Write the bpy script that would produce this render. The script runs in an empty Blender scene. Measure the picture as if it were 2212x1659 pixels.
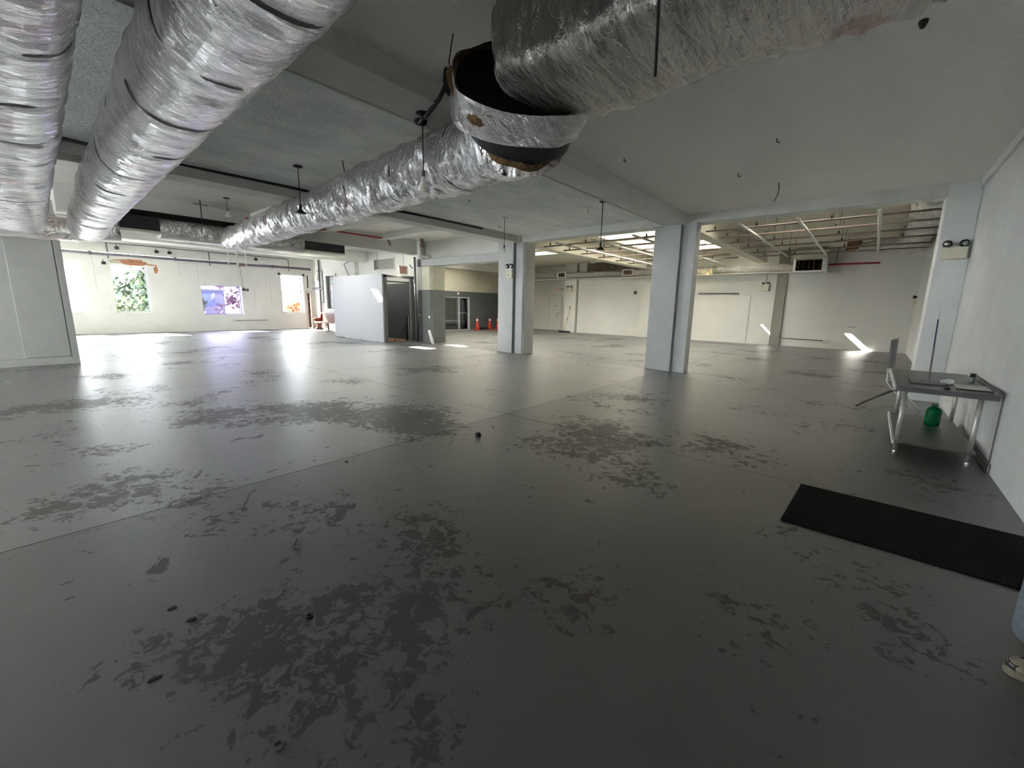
import bpy, bmesh, math, random
from mathutils import Vector, Matrix, noise
random.seed(7)
PI = math.pi
S = bpy.context.scene
COL = S.collection

# ------------------------------------------------------------------ camera
cam_d = bpy.data.cameras.new('camera')
cam = bpy.data.objects.new('camera', cam_d); COL.objects.link(cam)
F, YAW, PITCH, ROLL = 901.2268, -0.704806, 0.184839, 0.0185026
cam_d.sensor_width = 36; cam_d.lens = F / 2212 * 36; cam_d.clip_start = 0.02; cam_d.clip_end = 300
fw = Vector((math.sin(YAW)*math.cos(PITCH), math.cos(YAW)*math.cos(PITCH), -math.sin(PITCH)))
r0 = Vector((math.cos(YAW), -math.sin(YAW), 0)); u0 = r0.cross(fw)
rr = math.cos(ROLL)*r0 + math.sin(ROLL)*u0; uu = -math.sin(ROLL)*r0 + math.cos(ROLL)*u0
m = Matrix((rr, uu, -fw)).transposed().to_4x4(); m.translation = (0, 0, 1.5)
cam.matrix_world = m
S.camera = cam

# ------------------------------------------------------------------ sky, sun, exposure
W = bpy.data.worlds.new('sky'); S.world = W; W.use_nodes = True
wn = W.node_tree.nodes; wl = W.node_tree.links; wn.clear()
wo = wn.new('ShaderNodeOutputWorld'); wb = wn.new('ShaderNodeBackground')
wb.inputs[0].default_value = (0.95, 0.97, 1.0, 1); wb.inputs[1].default_value = 8.0
wl.new(wb.outputs[0], wo.inputs[0])
sd = bpy.data.lights.new('sun', 'SUN'); sd.energy = 85; sd.angle = 0.009; sd.color = (1.0, 0.95, 0.86)
sun = bpy.data.objects.new('sun', sd); COL.objects.link(sun); sun.location = (-40, -10, 40)
SUN = Vector((1.05, 0.30, -1.0))
sun.rotation_euler = SUN.to_track_quat('-Z', 'Y').to_euler()
S.view_settings.view_transform = 'Standard'; S.view_settings.look = 'None'
S.view_settings.gamma = 1.0; S.view_settings.use_curve_mapping = False
S.view_settings.exposure = 2.1
S.cycles.max_bounces = 14; S.cycles.diffuse_bounces = 10; S.cycles.glossy_bounces = 5
S.cycles.transparent_max_bounces = 12; S.cycles.sample_clamp_indirect = 40.0

# ------------------------------------------------------------------ materials
MATS = {}
def nodes(name):
    mt = bpy.data.materials.new(name); mt.use_nodes = True
    nt = mt.node_tree; b = nt.nodes['Principled BSDF']
    MATS[name] = mt
    return mt, nt, b
def simple(name, col, rough=0.6, metal=0.0, var=0.06, scale=6.0, bump=0.0, bscale=40.0, spec=0.4, emit=None):
    """paint or metal with a little procedural colour and relief variation"""
    mt, nt, b = nodes(name)
    tc = nt.nodes.new('ShaderNodeTexCoord'); n = nt.nodes.new('ShaderNodeTexNoise')
    n.inputs['Scale'].default_value = scale; n.inputs['Detail'].default_value = 5
    nt.links.new(tc.outputs['Object'], n.inputs['Vector'])
    r = nt.nodes.new('ShaderNodeValToRGB')
    r.color_ramp.elements[0].position = 0.3; r.color_ramp.elements[1].position = 0.7
    r.color_ramp.elements[0].color = tuple(c*(1-var) for c in col) + (1,)
    r.color_ramp.elements[1].color = tuple(min(1, c*(1+var)) for c in col) + (1,)
    nt.links.new(n.outputs['Fac'], r.inputs['Fac']); nt.links.new(r.outputs[0], b.inputs['Base Color'])
    b.inputs['Roughness'].default_value = rough; b.inputs['Metallic'].default_value = metal
    b.inputs['Specular IOR Level'].default_value = spec
    if bump > 0:
        n2 = nt.nodes.new('ShaderNodeTexNoise'); n2.inputs['Scale'].default_value = bscale; n2.inputs['Detail'].default_value = 6
        nt.links.new(tc.outputs['Object'], n2.inputs['Vector'])
        bp = nt.nodes.new('ShaderNodeBump'); bp.inputs['Strength'].default_value = bump; bp.inputs['Distance'].default_value = 0.02
        nt.links.new(n2.outputs['Fac'], bp.inputs['Height']); nt.links.new(bp.outputs[0], b.inputs['Normal'])
    if emit:
        b.inputs['Emission Color'].default_value = emit[0] + (1,); b.inputs['Emission Strength'].default_value = emit[1]
    return mt
wall_white = simple('wall_white', (0.68, 0.69, 0.65), 0.75, var=0.05, scale=1.3, bump=0.25, bscale=9)
wall_rear = simple('wall_rear', (0.68, 0.675, 0.65), 0.7, var=0.04, scale=0.9, bump=0.2, bscale=12)
wall_beige = simple('wall_beige', (0.40, 0.38, 0.31), 0.8, var=0.05, scale=1.5)
wall_grey = simple('wall_grey', (0.075, 0.08, 0.082), 0.6, var=0.12, scale=2.0)
col_grey = simple('column_grey', (0.20, 0.21, 0.20), 0.6, var=0.1, scale=2.0)
right_white = simple('right_wall_white', (0.69, 0.705, 0.70), 0.7, var=0.04, scale=2.5, bump=0.5, bscale=28)
column_white = simple('column_white', (0.44, 0.45, 0.44), 0.45, var=0.05, scale=3, bump=0.2, bscale=20)
beam_white = simple('beam_white', (0.62, 0.63, 0.60), 0.65, var=0.06, scale=2.2, bump=0.3, bscale=12)
panel_white = simple('panel_white', (0.46, 0.47, 0.495), 0.5, var=0.01, scale=2)
pier_grey = simple('pier_grey', (0.46, 0.47, 0.46), 0.75, var=0.05, scale=2.6, bump=0.15, bscale=22)
steel = simple('stainless_steel', (0.17, 0.17, 0.155), 0.38, 0.7, var=0.08, scale=9)
galv = simple('galvanized_metal', (0.55, 0.55, 0.53), 0.45, 0.7, var=0.15, scale=14)
dark_metal = simple('dark_metal', (0.03, 0.03, 0.032), 0.5, 0.2, var=0.2, scale=10)
sheet_dark = simple('dark_sheet_metal', (0.035, 0.037, 0.04), 0.6, 0.1, var=0.2, scale=4)
black = simple('black_plastic', (0.012, 0.012, 0.013), 0.5, var=0.2)
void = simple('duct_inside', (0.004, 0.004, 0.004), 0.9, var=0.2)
pipe_grey = simple('pipe_grey', (0.13, 0.12, 0.14), 0.5, var=0.1, scale=4)
pipe_white = simple('pipe_white', (0.68, 0.66, 0.60), 0.5, var=0.08, scale=5)
pipe_brown = simple('pipe_brown', (0.22, 0.16, 0.14), 0.5, var=0.15, scale=5)
pipe_red = simple('pipe_red', (0.35, 0.02, 0.03), 0.45, var=0.15, scale=5)
rust = simple('rust_plaster', (0.42, 0.20, 0.11), 0.9, var=0.25, scale=14, bump=0.6)
bare_plaster = simple('bare_plaster', (0.50, 0.48, 0.38), 0.9, var=0.12, scale=10, bump=0.5)
brown_fiber = simple('brown_fiber', (0.17, 0.105, 0.045), 0.95, var=0.4, scale=22, bump=1.0, bscale=60)
yellow_fiber = simple('yellow_fiber', (0.75, 0.62, 0.30), 0.95, var=0.2, scale=22, bump=1.0)
pvc = simple('grey_pvc', (0.42, 0.43, 0.38), 0.5, var=0.1)
oak = simple('pew_wood', (0.12, 0.036, 0.02), 0.4, var=0.25, scale=7)
pew_edge = simple('pew_worn_edge', (0.42, 0.34, 0.27), 0.5, var=0.1, scale=7)
wood_floor = simple('stair_wood', (0.34, 0.18, 0.09), 0.6, var=0.2, scale=5)
orange = simple('cone_orange', (0.42, 0.035, 0.015), 0.5, var=0.06)
cone_white = simple('cone_collar_white', (0.85, 0.85, 0.80), 0.4, var=0.03)
cream = simple('cream_plastic', (0.62, 0.60, 0.48), 0.5, var=0.04)
lamp_chrome = simple('lamp_chrome', (0.30, 0.33, 0.31), 0.12, 0.9, var=0.05)
mat_black = simple('rubber_mat', (0.010, 0.010, 0.009), 0.95, var=0.25, scale=30, bump=0.6, bscale=160, spec=0.08)
chair_grey = simple('chair_shell', (0.13, 0.135, 0.14), 0.5, var=0.08)
tan_edge = simple('chair_edge', (0.45, 0.36, 0.31), 0.6, var=0.1)
white_plain = simple('white_plain', (0.82, 0.82, 0.80), 0.5, var=0.03)
bulb_white = simple('bulb_glass', (0.80, 0.80, 0.74), 0.2, var=0.02)
broom_wood = simple('broom_handle', (0.55, 0.36, 0.12), 0.5, var=0.1)
sign_red = simple('sign_red', (0.55, 0.06, 0.03), 0.5, var=0.05)
sign_face = simple('sign_face', (0.90, 0.74, 0.58), 0.5, var=0.05)
denim = simple('pale_denim', (0.15, 0.19, 0.215), 0.9, var=0.15, scale=40, bump=0.4, bscale=200)
skin_m = simple('skin', (0.45, 0.28, 0.21), 0.55, var=0.05)
hair_m = simple('hair', (0.03, 0.02, 0.015), 0.6, var=0.3, scale=60)
shirt_m = simple('shirt', (0.10, 0.11, 0.13), 0.9, var=0.1, scale=30)
shoe_rubber = simple('shoe_rubber', (0.20, 0.185, 0.13), 0.35, var=0.15, scale=20)
shoe_mesh = simple('shoe_fabric', (0.03, 0.03, 0.04), 0.8, var=0.3, scale=60)
leaf_green = simple('leaf_green', (0.020, 0.035, 0.018), 0.6, var=0.4, scale=2.5)
leaf_pale = simple('leaf_yellow_green', (0.05, 0.065, 0.025), 0.6, var=0.3, scale=3)
leaf_purple = simple('leaf_purple', (0.05, 0.022, 0.032), 0.6, var=0.3, scale=3)
leaf_orange = simple('leaf_orange', (0.20, 0.055, 0.02), 0.6, var=0.3, scale=3)
bark = simple('bark', (0.12, 0.09, 0.07), 0.9, var=0.3, scale=8)
facade_blue = simple('facade_blue', (0.018, 0.028, 0.07), 0.4, var=0.35, scale=0.8)
facade_pale = simple('facade_pale', (0.07, 0.065, 0.085), 0.7, var=0.1, scale=1.2)
ground_m = simple('outside_ground', (0.24, 0.25, 0.24), 0.9, var=0.15, scale=0.5)
tissue_m = simple('tissue_paper', (0.75, 0.76, 0.78), 0.9, var=0.05, bump=0.6)

def ceiling_mat(name, col, blot, sc):
    mt, nt, b = nodes(name)
    tc = nt.nodes.new('ShaderNodeTexCoord')
    n = nt.nodes.new('ShaderNodeTexNoise'); n.inputs['Scale'].default_value = sc; n.inputs['Detail'].default_value = 9; n.inputs['Roughness'].default_value = 0.7
    mp = nt.nodes.new('ShaderNodeMapping'); mp.inputs['Scale'].default_value = (1.0, 0.45, 1.0)
    nt.links.new(tc.outputs['Object'], mp.inputs['Vector']); nt.links.new(mp.outputs[0], n.inputs['Vector'])
    r = nt.nodes.new('ShaderNodeValToRGB'); r.color_ramp.elements[0].position = 0.36; r.color_ramp.elements[1].position = 0.62
    r.color_ramp.elements[0].color = blot + (1,); r.color_ramp.elements[1].color = col + (1,)
    nt.links.new(n.outputs['Fac'], r.inputs['Fac']); nt.links.new(r.outputs[0], b.inputs['Base Color'])
    b.inputs['Roughness'].default_value = 0.85
    n2 = nt.nodes.new('ShaderNodeTexNoise'); n2.inputs['Scale'].default_value = 26; n2.inputs['Detail'].default_value = 5
    nt.links.new(tc.outputs['Object'], n2.inputs['Vector'])
    bp = nt.nodes.new('ShaderNodeBump'); bp.inputs['Strength'].default_value = 0.6; bp.inputs['Distance'].default_value = 0.02
    nt.links.new(n2.outputs['Fac'], bp.inputs['Height']); nt.links.new(bp.outputs[0], b.inputs['Normal'])
    return mt
ceil_a = ceiling_mat('ceiling_plain', (0.87, 0.87, 0.82), (0.84, 0.84, 0.80), 1.0)
ceil_b = ceiling_mat('ceiling_mottled', (0.82, 0.84, 0.82), (0.62, 0.66, 0.65), 2.4)
ceil_c = ceiling_mat('ceiling_painted', (0.80, 0.80, 0.76), (0.72, 0.71, 0.66), 1.5)
ceil_d = ceiling_mat('ceiling_rear', (0.72, 0.69, 0.58), (0.62, 0.59, 0.49), 1.5)

WORN = [(-6.3, 2.4, 2.2, 0.13), (-4.7, 3.1, 1.3, 0.10), (-2.5, 3.9, 1.3, 0.14), (-1.35, 3.3, 1.0, 0.13), (-0.9, 4.9, 1.2, 0.10), (-0.95, 1.6, 0.55, 0.12), (-1.95, 0.6, 0.5, 0.10), (-0.3, 2.1, 0.5, 0.14), (-8.4, 0.2, 1.8, 0.10), (-5.9, 0.3, 0.9, 0.10), (-2.1, 1.9, 0.7, 0.07), (-1.5, 1.15, 0.4, 0.06)]
def floor_mat(name, k=1.0, coat_r=0.4, coat_ior=1.5):
    mt, nt, b = nodes(name); L = nt.links
    def N(t, **k):
        n = nt.nodes.new(t)
        for a, v in k.items(): n.inputs[a].default_value = v
        return n
    tc = N('ShaderNodeTexCoord'); geo = nt.nodes.new('ShaderNodeNewGeometry')
    P = geo.outputs['Position']
    def noise_n(scale, detail, rough=0.6, dist=0.0, vec=P):
        n = N('ShaderNodeTexNoise', Scale=scale, Detail=detail, Roughness=rough, Distortion=dist)
        L.new(vec, n.inputs['Vector']); return n.outputs['Fac']
    def ramp(src, a, c):
        r = nt.nodes.new('ShaderNodeMapRange'); r.inputs['From Min'].default_value = a; r.inputs['From Max'].default_value = c
        L.new(src, r.inputs['Value']); return r.outputs[0]
    def math_n(op, a, c):
        n = nt.nodes.new('ShaderNodeMath'); n.operation = op
        for i, v in enumerate((a, c)):
            if isinstance(v, float): n.inputs[i].default_value = v
            else: L.new(v, n.inputs[i])
        return n.outputs[0]
    # flaked-off paint: ragged islands where a broad wear field is high
    broad = noise_n(0.55, 3, 0.6)
    fine = noise_n(9.0, 9, 0.74, 0.9)
    fine2 = noise_n(15.0, 6, 0.65, 0.4)
    wear = math_n('ADD', math_n('MULTIPLY', broad, 0.95), math_n('ADD', math_n('MULTIPLY', fine, 0.75), math_n('MULTIPLY', fine2, 0.30)))
    # heavier foot wear at these spots on the floor
    for wx, wy, wr, wk in WORN:
        dv = nt.nodes.new('ShaderNodeVectorMath'); dv.operation = 'DISTANCE'; L.new(P, dv.inputs[0]); dv.inputs[1].default_value = (wx, wy, 0)
        mr = nt.nodes.new('ShaderNodeMapRange'); mr.interpolation_type = 'SMOOTHSTEP'
        mr.inputs['From Min'].default_value = 0.0; mr.inputs['From Max'].default_value = wr; mr.inputs['To Min'].default_value = wk; mr.inputs['To Max'].default_value = 0.0
        L.new(dv.outputs['Value'], mr.inputs['Value']); wear = math_n('ADD', wear, mr.outputs[0])
    flake = ramp(wear, 1.105, 1.14)
    # small isolated chips
    chips = ramp(noise_n(3.1, 3, 0.5, 1.2), 0.70, 0.715)
    flake = math_n('MAXIMUM', flake, chips)
    # paint-can ring mark
    vs = nt.nodes.new('ShaderNodeVectorMath'); vs.operation = 'SUBTRACT'; L.new(P, vs.inputs[0]); vs.inputs[1].default_value = (-1.745, 0.315, 0)
    ln = nt.nodes.new('ShaderNodeVectorMath'); ln.operation = 'LENGTH'; L.new(vs.outputs[0], ln.inputs[0])
    d1 = math_n('ABSOLUTE', math_n('SUBTRACT', ln.outputs['Value'], 0.076), 0.0)
    d2 = math_n('ABSOLUTE', math_n('SUBTRACT', ln.outputs['Value'], 0.087), 0.0)
    ring = math_n('MAXIMUM', math_n('LESS_THAN', d1, 0.003), math_n('LESS_THAN', d2, 0.0022))
    tone = ramp(noise_n(0.8, 6, 0.6), 0.3, 0.7)
    c1 = nt.nodes.new('ShaderNodeMix'); c1.data_type = 'RGBA'; L.new(tone, c1.inputs[0])
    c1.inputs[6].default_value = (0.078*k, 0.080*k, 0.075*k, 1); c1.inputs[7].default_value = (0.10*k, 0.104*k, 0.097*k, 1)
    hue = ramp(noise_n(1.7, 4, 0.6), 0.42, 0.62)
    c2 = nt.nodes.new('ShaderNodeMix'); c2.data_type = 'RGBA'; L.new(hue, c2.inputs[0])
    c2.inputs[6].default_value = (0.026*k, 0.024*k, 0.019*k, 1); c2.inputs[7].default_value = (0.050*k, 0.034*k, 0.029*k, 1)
    c3 = nt.nodes.new('ShaderNodeMix'); c3.data_type = 'RGBA'
    L.new(math_n('MULTIPLY', flake, 0.64), c3.inputs[0]); L.new(c1.outputs[2], c3.inputs[6]); L.new(c2.outputs[2], c3.inputs[7])
    c4 = nt.nodes.new('ShaderNodeMix'); c4.data_type = 'RGBA'; L.new(math_n('MULTIPLY', ring, 0.7), c4.inputs[0])
    L.new(c3.outputs[2], c4.inputs[6]); c4.inputs[7].default_value = (0.05, 0.05, 0.05, 1)
    L.new(c4.outputs[2], b.inputs['Base Color'])
    smear = noise_n(1.3, 6, 0.7, 0.8)
    rough = math_n('ADD', math_n('MULTIPLY', flake, 0.25), math_n('ADD', 0.40, math_n('MULTIPLY', smear, 0.25)))
    L.new(rough, b.inputs['Roughness'])
    b.inputs['Specular IOR Level'].default_value = 0.5; b.inputs['Coat Weight'].default_value = 1.0; b.inputs['Coat Roughness'].default_value = coat_r; b.inputs['Coat IOR'].default_value = coat_ior
    cw = nt.nodes.new('ShaderNodeMapRange'); cw.inputs['To Min'].default_value = 1.0; cw.inputs['To Max'].default_value = 0.45; L.new(flake, cw.inputs['Value']); L.new(cw.outputs[0], b.inputs['Coat Weight'])
    h = math_n('ADD', math_n('MULTIPLY', noise_n(7.0, 3, 0.5), 0.35), math_n('ADD', math_n('MULTIPLY', noise_n(0.9, 2, 0.5), 1.4), math_n('MULTIPLY', flake, -0.10)))
    bp = nt.nodes.new('ShaderNodeBump'); bp.inputs['Strength'].default_value = 0.35; bp.inputs['Distance'].default_value = 0.02
    L.new(h, bp.inputs['Height']); L.new(bp.outputs[0], b.inputs['Normal'])
    return mt
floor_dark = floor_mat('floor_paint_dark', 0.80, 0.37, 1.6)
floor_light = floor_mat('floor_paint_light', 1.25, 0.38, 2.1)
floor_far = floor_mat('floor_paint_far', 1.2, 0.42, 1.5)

def foil_mat(name, base, rough, pink=0.35, dist=0.11):
    """aluminium foil facing: crinkles in the relief, faint red print in blocks"""
    mt, nt, b = nodes(name); L = nt.links
    tc = nt.nodes.new('ShaderNodeTexCoord'); geo = nt.nodes.new('ShaderNodeNewGeometry')
    def noise_n(scale, detail, rough=0.6, dist=0.0, st=(1, 1, 1)):
        mp = nt.nodes.new('ShaderNodeMapping'); mp.inputs['Scale'].default_value = st
        L.new(geo.outputs['Position'], mp.inputs['Vector'])
        n = nt.nodes.new('ShaderNodeTexNoise'); n.inputs['Scale'].default_value = scale; n.inputs['Detail'].default_value = detail
        n.inputs['Roughness'].default_value = rough; n.inputs['Distortion'].default_value = dist
        L.new(mp.outputs[0], n.inputs['Vector']); return n.outputs['Fac']
    v = nt.nodes.new('ShaderNodeTexVoronoi'); v.feature = 'DISTANCE_TO_EDGE'; v.inputs['Scale'].default_value = 5
    wmp = nt.nodes.new('ShaderNodeMapping'); wmp.inputs['Scale'].default_value = (2.2, 0.8, 0.8); L.new(geo.outputs['Position'], wmp.inputs['Vector'])
    L.new(wmp.outputs[0], v.inputs['Vector'])
    vr = nt.nodes.new('ShaderNodeMapRange'); vr.inputs['From Max'].default_value = 0.12; L.new(v.outputs['Distance'], vr.inputs['Value'])
    a1 = nt.nodes.new('ShaderNodeMath'); a1.operation = 'MULTIPLY_ADD'; L.new(noise_n(9, 5, 0.65, 1.0, (2.4, 0.6, 0.6)), a1.inputs[0]); a1.inputs[1].default_value = 1.6
    m1 = nt.nodes.new('ShaderNodeMath'); m1.operation = 'MULTIPLY'; L.new(vr.outputs[0], m1.inputs[0]); m1.inputs[1].default_value = 0.14
    L.new(m1.outputs[0], a1.inputs[2])
    bp = nt.nodes.new('ShaderNodeBump'); bp.inputs['Strength'].default_value = 1.0; bp.inputs['Distance'].default_value = dist
    L.new(a1.outputs[0], bp.inputs['Height']); L.new(bp.outputs[0], b.inputs['Normal'])
    pr = nt.nodes.new('ShaderNodeMapRange'); pr.inputs['From Min'].default_value = 0.62; pr.inputs['From Max'].default_value = 0.66; pr.inputs['To Max'].default_value = pink
    L.new(noise_n(1.1, 1, 0.4, 0.0, (1.5, 1, 1)), pr.inputs['Value'])
    mix = nt.nodes.new('ShaderNodeMix'); mix.data_type = 'RGBA'; L.new(pr.outputs[0], mix.inputs[0])
    mix.inputs[6].default_value = base + (1,); mix.inputs[7].default_value = (base[0]*0.75, base[1]*0.45, base[2]*0.48, 1)
    L.new(mix.outputs[2], b.inputs['Base Color'])
    b.inputs['Metallic'].default_value = 0.92 if name != 'foil_rear' else 0.6; b.inputs['Roughness'].default_value = rough
    return mt
foil = foil_mat('foil_bright', (0.86, 0.85, 0.86), 0.24)
foil_dull = foil_mat('foil_dull', (0.70, 0.69, 0.66), 0.30)
foil_smooth = foil_mat('foil_smooth', (0.50, 0.49, 0.47), 0.22, 0.6, 0.03)
foil_rear = foil_mat('foil_rear', (0.90, 0.88, 0.84), 0.24, 0.1)

def glass_mat(name, tint, gloss=0.08):
    mt = bpy.data.materials.new(name); mt.use_nodes = True; nt = mt.node_tree; nt.nodes.clear()
    o = nt.nodes.new('ShaderNodeOutputMaterial'); mx = nt.nodes.new('ShaderNodeMixShader')
    t = nt.nodes.new('ShaderNodeBsdfTransparent'); t.inputs[0].default_value = tint + (1,)
    g = nt.nodes.new('ShaderNodeBsdfGlossy'); g.inputs['Roughness'].default_value = 0.03
    mx.inputs[0].default_value = gloss
    nt.links.new(t.outputs[0], mx.inputs[1]); nt.links.new(g.outputs[0], mx.inputs[2]); nt.links.new(mx.outputs[0], o.inputs[0])
    return mt
glass_clear = glass_mat('glass_clear', (0.96, 0.98, 1.0))
glass_dim = glass_mat('glass_grey', (0.78, 0.80, 0.82))
glass_tint = glass_mat('glass_violet', (0.50, 0.49, 0.62))
def translucent_mat():
    mt = bpy.data.materials.new('frosted_skylight'); mt.use_nodes = True; nt = mt.node_tree; nt.nodes.clear()
    o = nt.nodes.new('ShaderNodeOutputMaterial'); t = nt.nodes.new('ShaderNodeBsdfTranslucent'); t.inputs[0].default_value = (0.36, 0.36, 0.345, 1)
    nt.links.new(t.outputs[0], o.inputs[0]); return mt
frosted = translucent_mat()
gm, gnt, gb = nodes('green_plastic')
gb.inputs['Base Color'].default_value = (0.0, 0.16, 0.05, 1); gb.inputs['Roughness'].default_value = 0.12
gb.inputs['Transmission Weight'].default_value = 0.45; gb.inputs['IOR'].default_value = 1.3

# ------------------------------------------------------------------ mesh helpers
def B(): return bmesh.new()
def box(bm, x0, x1, y0, y1, z0, z1, M=None):
    vs = [bm.verts.new(Vector(p) if M is None else M @ Vector(p)) for p in
          ((x0,y0,z0),(x1,y0,z0),(x1,y1,z0),(x0,y1,z0),(x0,y0,z1),(x1,y0,z1),(x1,y1,z1),(x0,y1,z1))]
    for f in ((0,3,2,1),(4,5,6,7),(0,1,5,4),(1,2,6,5),(2,3,7,6),(3,0,4,7)): bm.faces.new([vs[i] for i in f])
    return bm
def prism(bm, poly, z0, z1, M=None):
    a = [bm.verts.new((M or Matrix()) @ Vector((x, y, z0))) for x, y in poly]
    c = [bm.verts.new((M or Matrix()) @ Vector((x, y, z1))) for x, y in poly]
    n = len(poly); bm.faces.new(a[::-1]); bm.faces.new(c)
    for i in range(n): bm.faces.new((a[i], a[(i+1) % n], c[(i+1) % n], c[i]))
    return bm
def frame_of(d):
    d = d.normalized(); a = Vector((0, 0, 1)) if abs(d.z) < 0.95 else Vector((1, 0, 0))
    s = d.cross(a).normalized(); return s, s.cross(d).normalized()
def tube(bm, pts, r, n=10, caps=True):
    """pipe along points; r a number or a list"""
    pts = [Vector(p) for p in pts]; rs = r if isinstance(r, (list, tuple)) else [r]*len(pts)
    rings = []; s0 = None
    for i, p in enumerate(pts):
        d = (pts[min(i+1, len(pts)-1)] - pts[max(i-1, 0)])
        s, t = frame_of(d)
        if s0 is not None:
            s = (s0 - d.normalized()*s0.dot(d.normalized())).normalized(); t = s.cross(d.normalized())
        s0 = s
        rings.append([bm.verts.new(p + (s*math.cos(2*PI*k/n) + t*math.sin(2*PI*k/n))*rs[i]) for k in range(n)])
    for a, c in zip(rings, rings[1:]):
        for k in range(n): bm.faces.new((a[k], a[(k+1) % n], c[(k+1) % n], c[k]))
    if caps: bm.faces.new(rings[0][::-1]); bm.faces.new(rings[-1])
    return bm
def bend(p0, p1, p2, r, k=5):
    """points of a rounded corner at p1"""
    p0, p1, p2 = Vector(p0), Vector(p1), Vector(p2)
    a = p1 + (p0-p1).normalized()*r; c = p1 + (p2-p1).normalized()*r
    return [(a*(1-t)**2 + p1*2*t*(1-t) + c*t*t) for t in [i/k for i in range(k+1)]]
def lathe(bm, prof, o=(0,0,0), axis=(0,0,1), n=20):
    o = Vector(o); ax = Vector(axis).normalized(); s, t = frame_of(ax)
    rings = []
    for r, h in prof:
        rings.append([bm.verts.new(o + ax*h + (s*math.cos(2*PI*k/n)+t*math.sin(2*PI*k/n))*max(r, 1e-4)) for k in range(n)])
    for a, c in zip(rings, rings[1:]):
        for k in range(n): bm.faces.new((a[k], a[(k+1) % n], c[(k+1) % n], c[k]))
    bm.faces.new(rings[0][::-1]); bm.faces.new(rings[-1])
    return bm
def disc_blob(bm, c, rad, n, jag, nrm, th=0.004, sx=1.0, sy=1.0, seed=0):
    """thin ragged patch"""
    rnd = random.Random(seed); c = Vector(c); nrm = Vector(nrm).normalized(); s, t = frame_of(nrm)
    pts = []
    for k in range(n):
        a = 2*PI*k/n; q = rad*(1 + jag*(rnd.random()-0.5)*2)
        pts.append(c + s*math.cos(a)*q*sx + t*math.sin(a)*q*sy)
    a = [bm.verts.new(p) for p in pts]; d = [bm.verts.new(p + nrm*th) for p in pts]
    bm.faces.new(a[::-1]); bm.faces.new(d)
    for i in range(n): bm.faces.new((a[i], a[(i+1) % n], d[(i+1) % n], d[i]))
    return bm

def mesh_obj(name, bm, mt, parent=None, smooth=False, bevel=0.0):
    bmesh.ops.recalc_face_normals(bm, faces=bm.faces)
    if parent is not None:
        bmesh.ops.translate(bm, verts=bm.verts, vec=-WL[parent.name])
    me = bpy.data.meshes.new(name); bm.to_mesh(me); bm.free()
    if smooth:
        for p in me.polygons: p.use_smooth = True
    for q in (mt if isinstance(mt, list) else [mt]): me.materials.append(q)
    o = bpy.data.objects.new(name, me); COL.objects.link(o)
    if parent is not None:
        o.parent = parent; WL[o.name] = WL[parent.name].copy()
    else: WL[o.name] = Vector((0, 0, 0))
    if bevel:
        md = o.modifiers.new('bevel', 'BEVEL'); md.width = bevel; md.segments = 2; md.limit_method = 'ANGLE'
    return o
WL = {}
def thing(name, label, cat, loc=(0,0,0), group=None):
    o = bpy.data.objects.new(name, None); COL.objects.link(o); o.location = loc; o.empty_display_size = 0.1
    o['label'] = label; o['category'] = cat
    if group: o['group'] = group
    WL[o.name] = Vector(loc); return o
def single(name, bm, mt, label, cat, group=None, **k):
    c = Vector((0, 0, 0)); zs = min(v.co.z for v in bm.verts)
    for v in bm.verts: c += v.co
    c /= len(bm.verts); c.z = zs
    bmesh.ops.translate(bm, verts=bm.verts, vec=-c)
    o = mesh_obj(name, bm, mt, None, **k); o.location = c; WL[o.name] = c.copy()
    o['label'] = label; o['category'] = cat
    if group: o['group'] = group
    return o
def struct(name, bm, mt, label=None, parent=None, **k):
    o = mesh_obj(name, bm, mt, parent, **k)
    if parent is None: o['kind'] = 'structure'
    if label: o['label'] = label
    return o
def slab(bm, x0, x1, y0, y1, z0, z1, holes=(), axes='xy'):
    """box with rectangular through-holes; axes say which two axes the holes lie in (third is the thickness)"""
    us = sorted({x0, x1} | {h[0] for h in holes} | {h[1] for h in holes})
    vs = sorted({y0, y1} | {h[2] for h in holes} | {h[3] for h in holes})
    for i in range(len(us)-1):
        for j in range(len(vs)-1):
            cu, cv = (us[i]+us[i+1])/2, (vs[j]+vs[j+1])/2
            if any(h[0] < cu < h[1] and h[2] < cv < h[3] for h in holes): continue
            if axes == 'xy': box(bm, us[i], us[i+1], vs[j], vs[j+1], z0, z1)
            elif axes == 'yz': box(bm, z0, z1, us[i], us[i+1], vs[j], vs[j+1])
            elif axes == 'xz': box(bm, us[i], us[i+1], z0, z1, vs[j], vs[j+1])
    return bm

# ================================================================== STRUCTURE
XR, XL, YB = 1.04, -25.12, 21.7
# ---- floor: dark bed with painted concrete slabs, joints left open
floor = struct('floor', box(B(), -25.5, 1.4, -9.4, 23.6, -0.30, -0.018), dark_metal)
gx = [-25.5, -19.0, -13.93, -8.97, -3.76, 1.4]; gy = [-9.4, -0.9, 4.31, 10.3, 16.2, 23.6]
for i in range(5):
    for j in range(5):
        g = 0.0045
        a, c_, d, e = gx[i]+g, gx[i+1]-g, gy[j]+g, gy[j+1]-g
        if (i, j) == (1, 3): pass
        mesh_obj('floor_slab', box(B(), a, c_, d, e, -0.12, 0.0), floor_dark if i == 4 else floor_far if (i < 2 or j > 2) else floor_light, floor)
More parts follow.
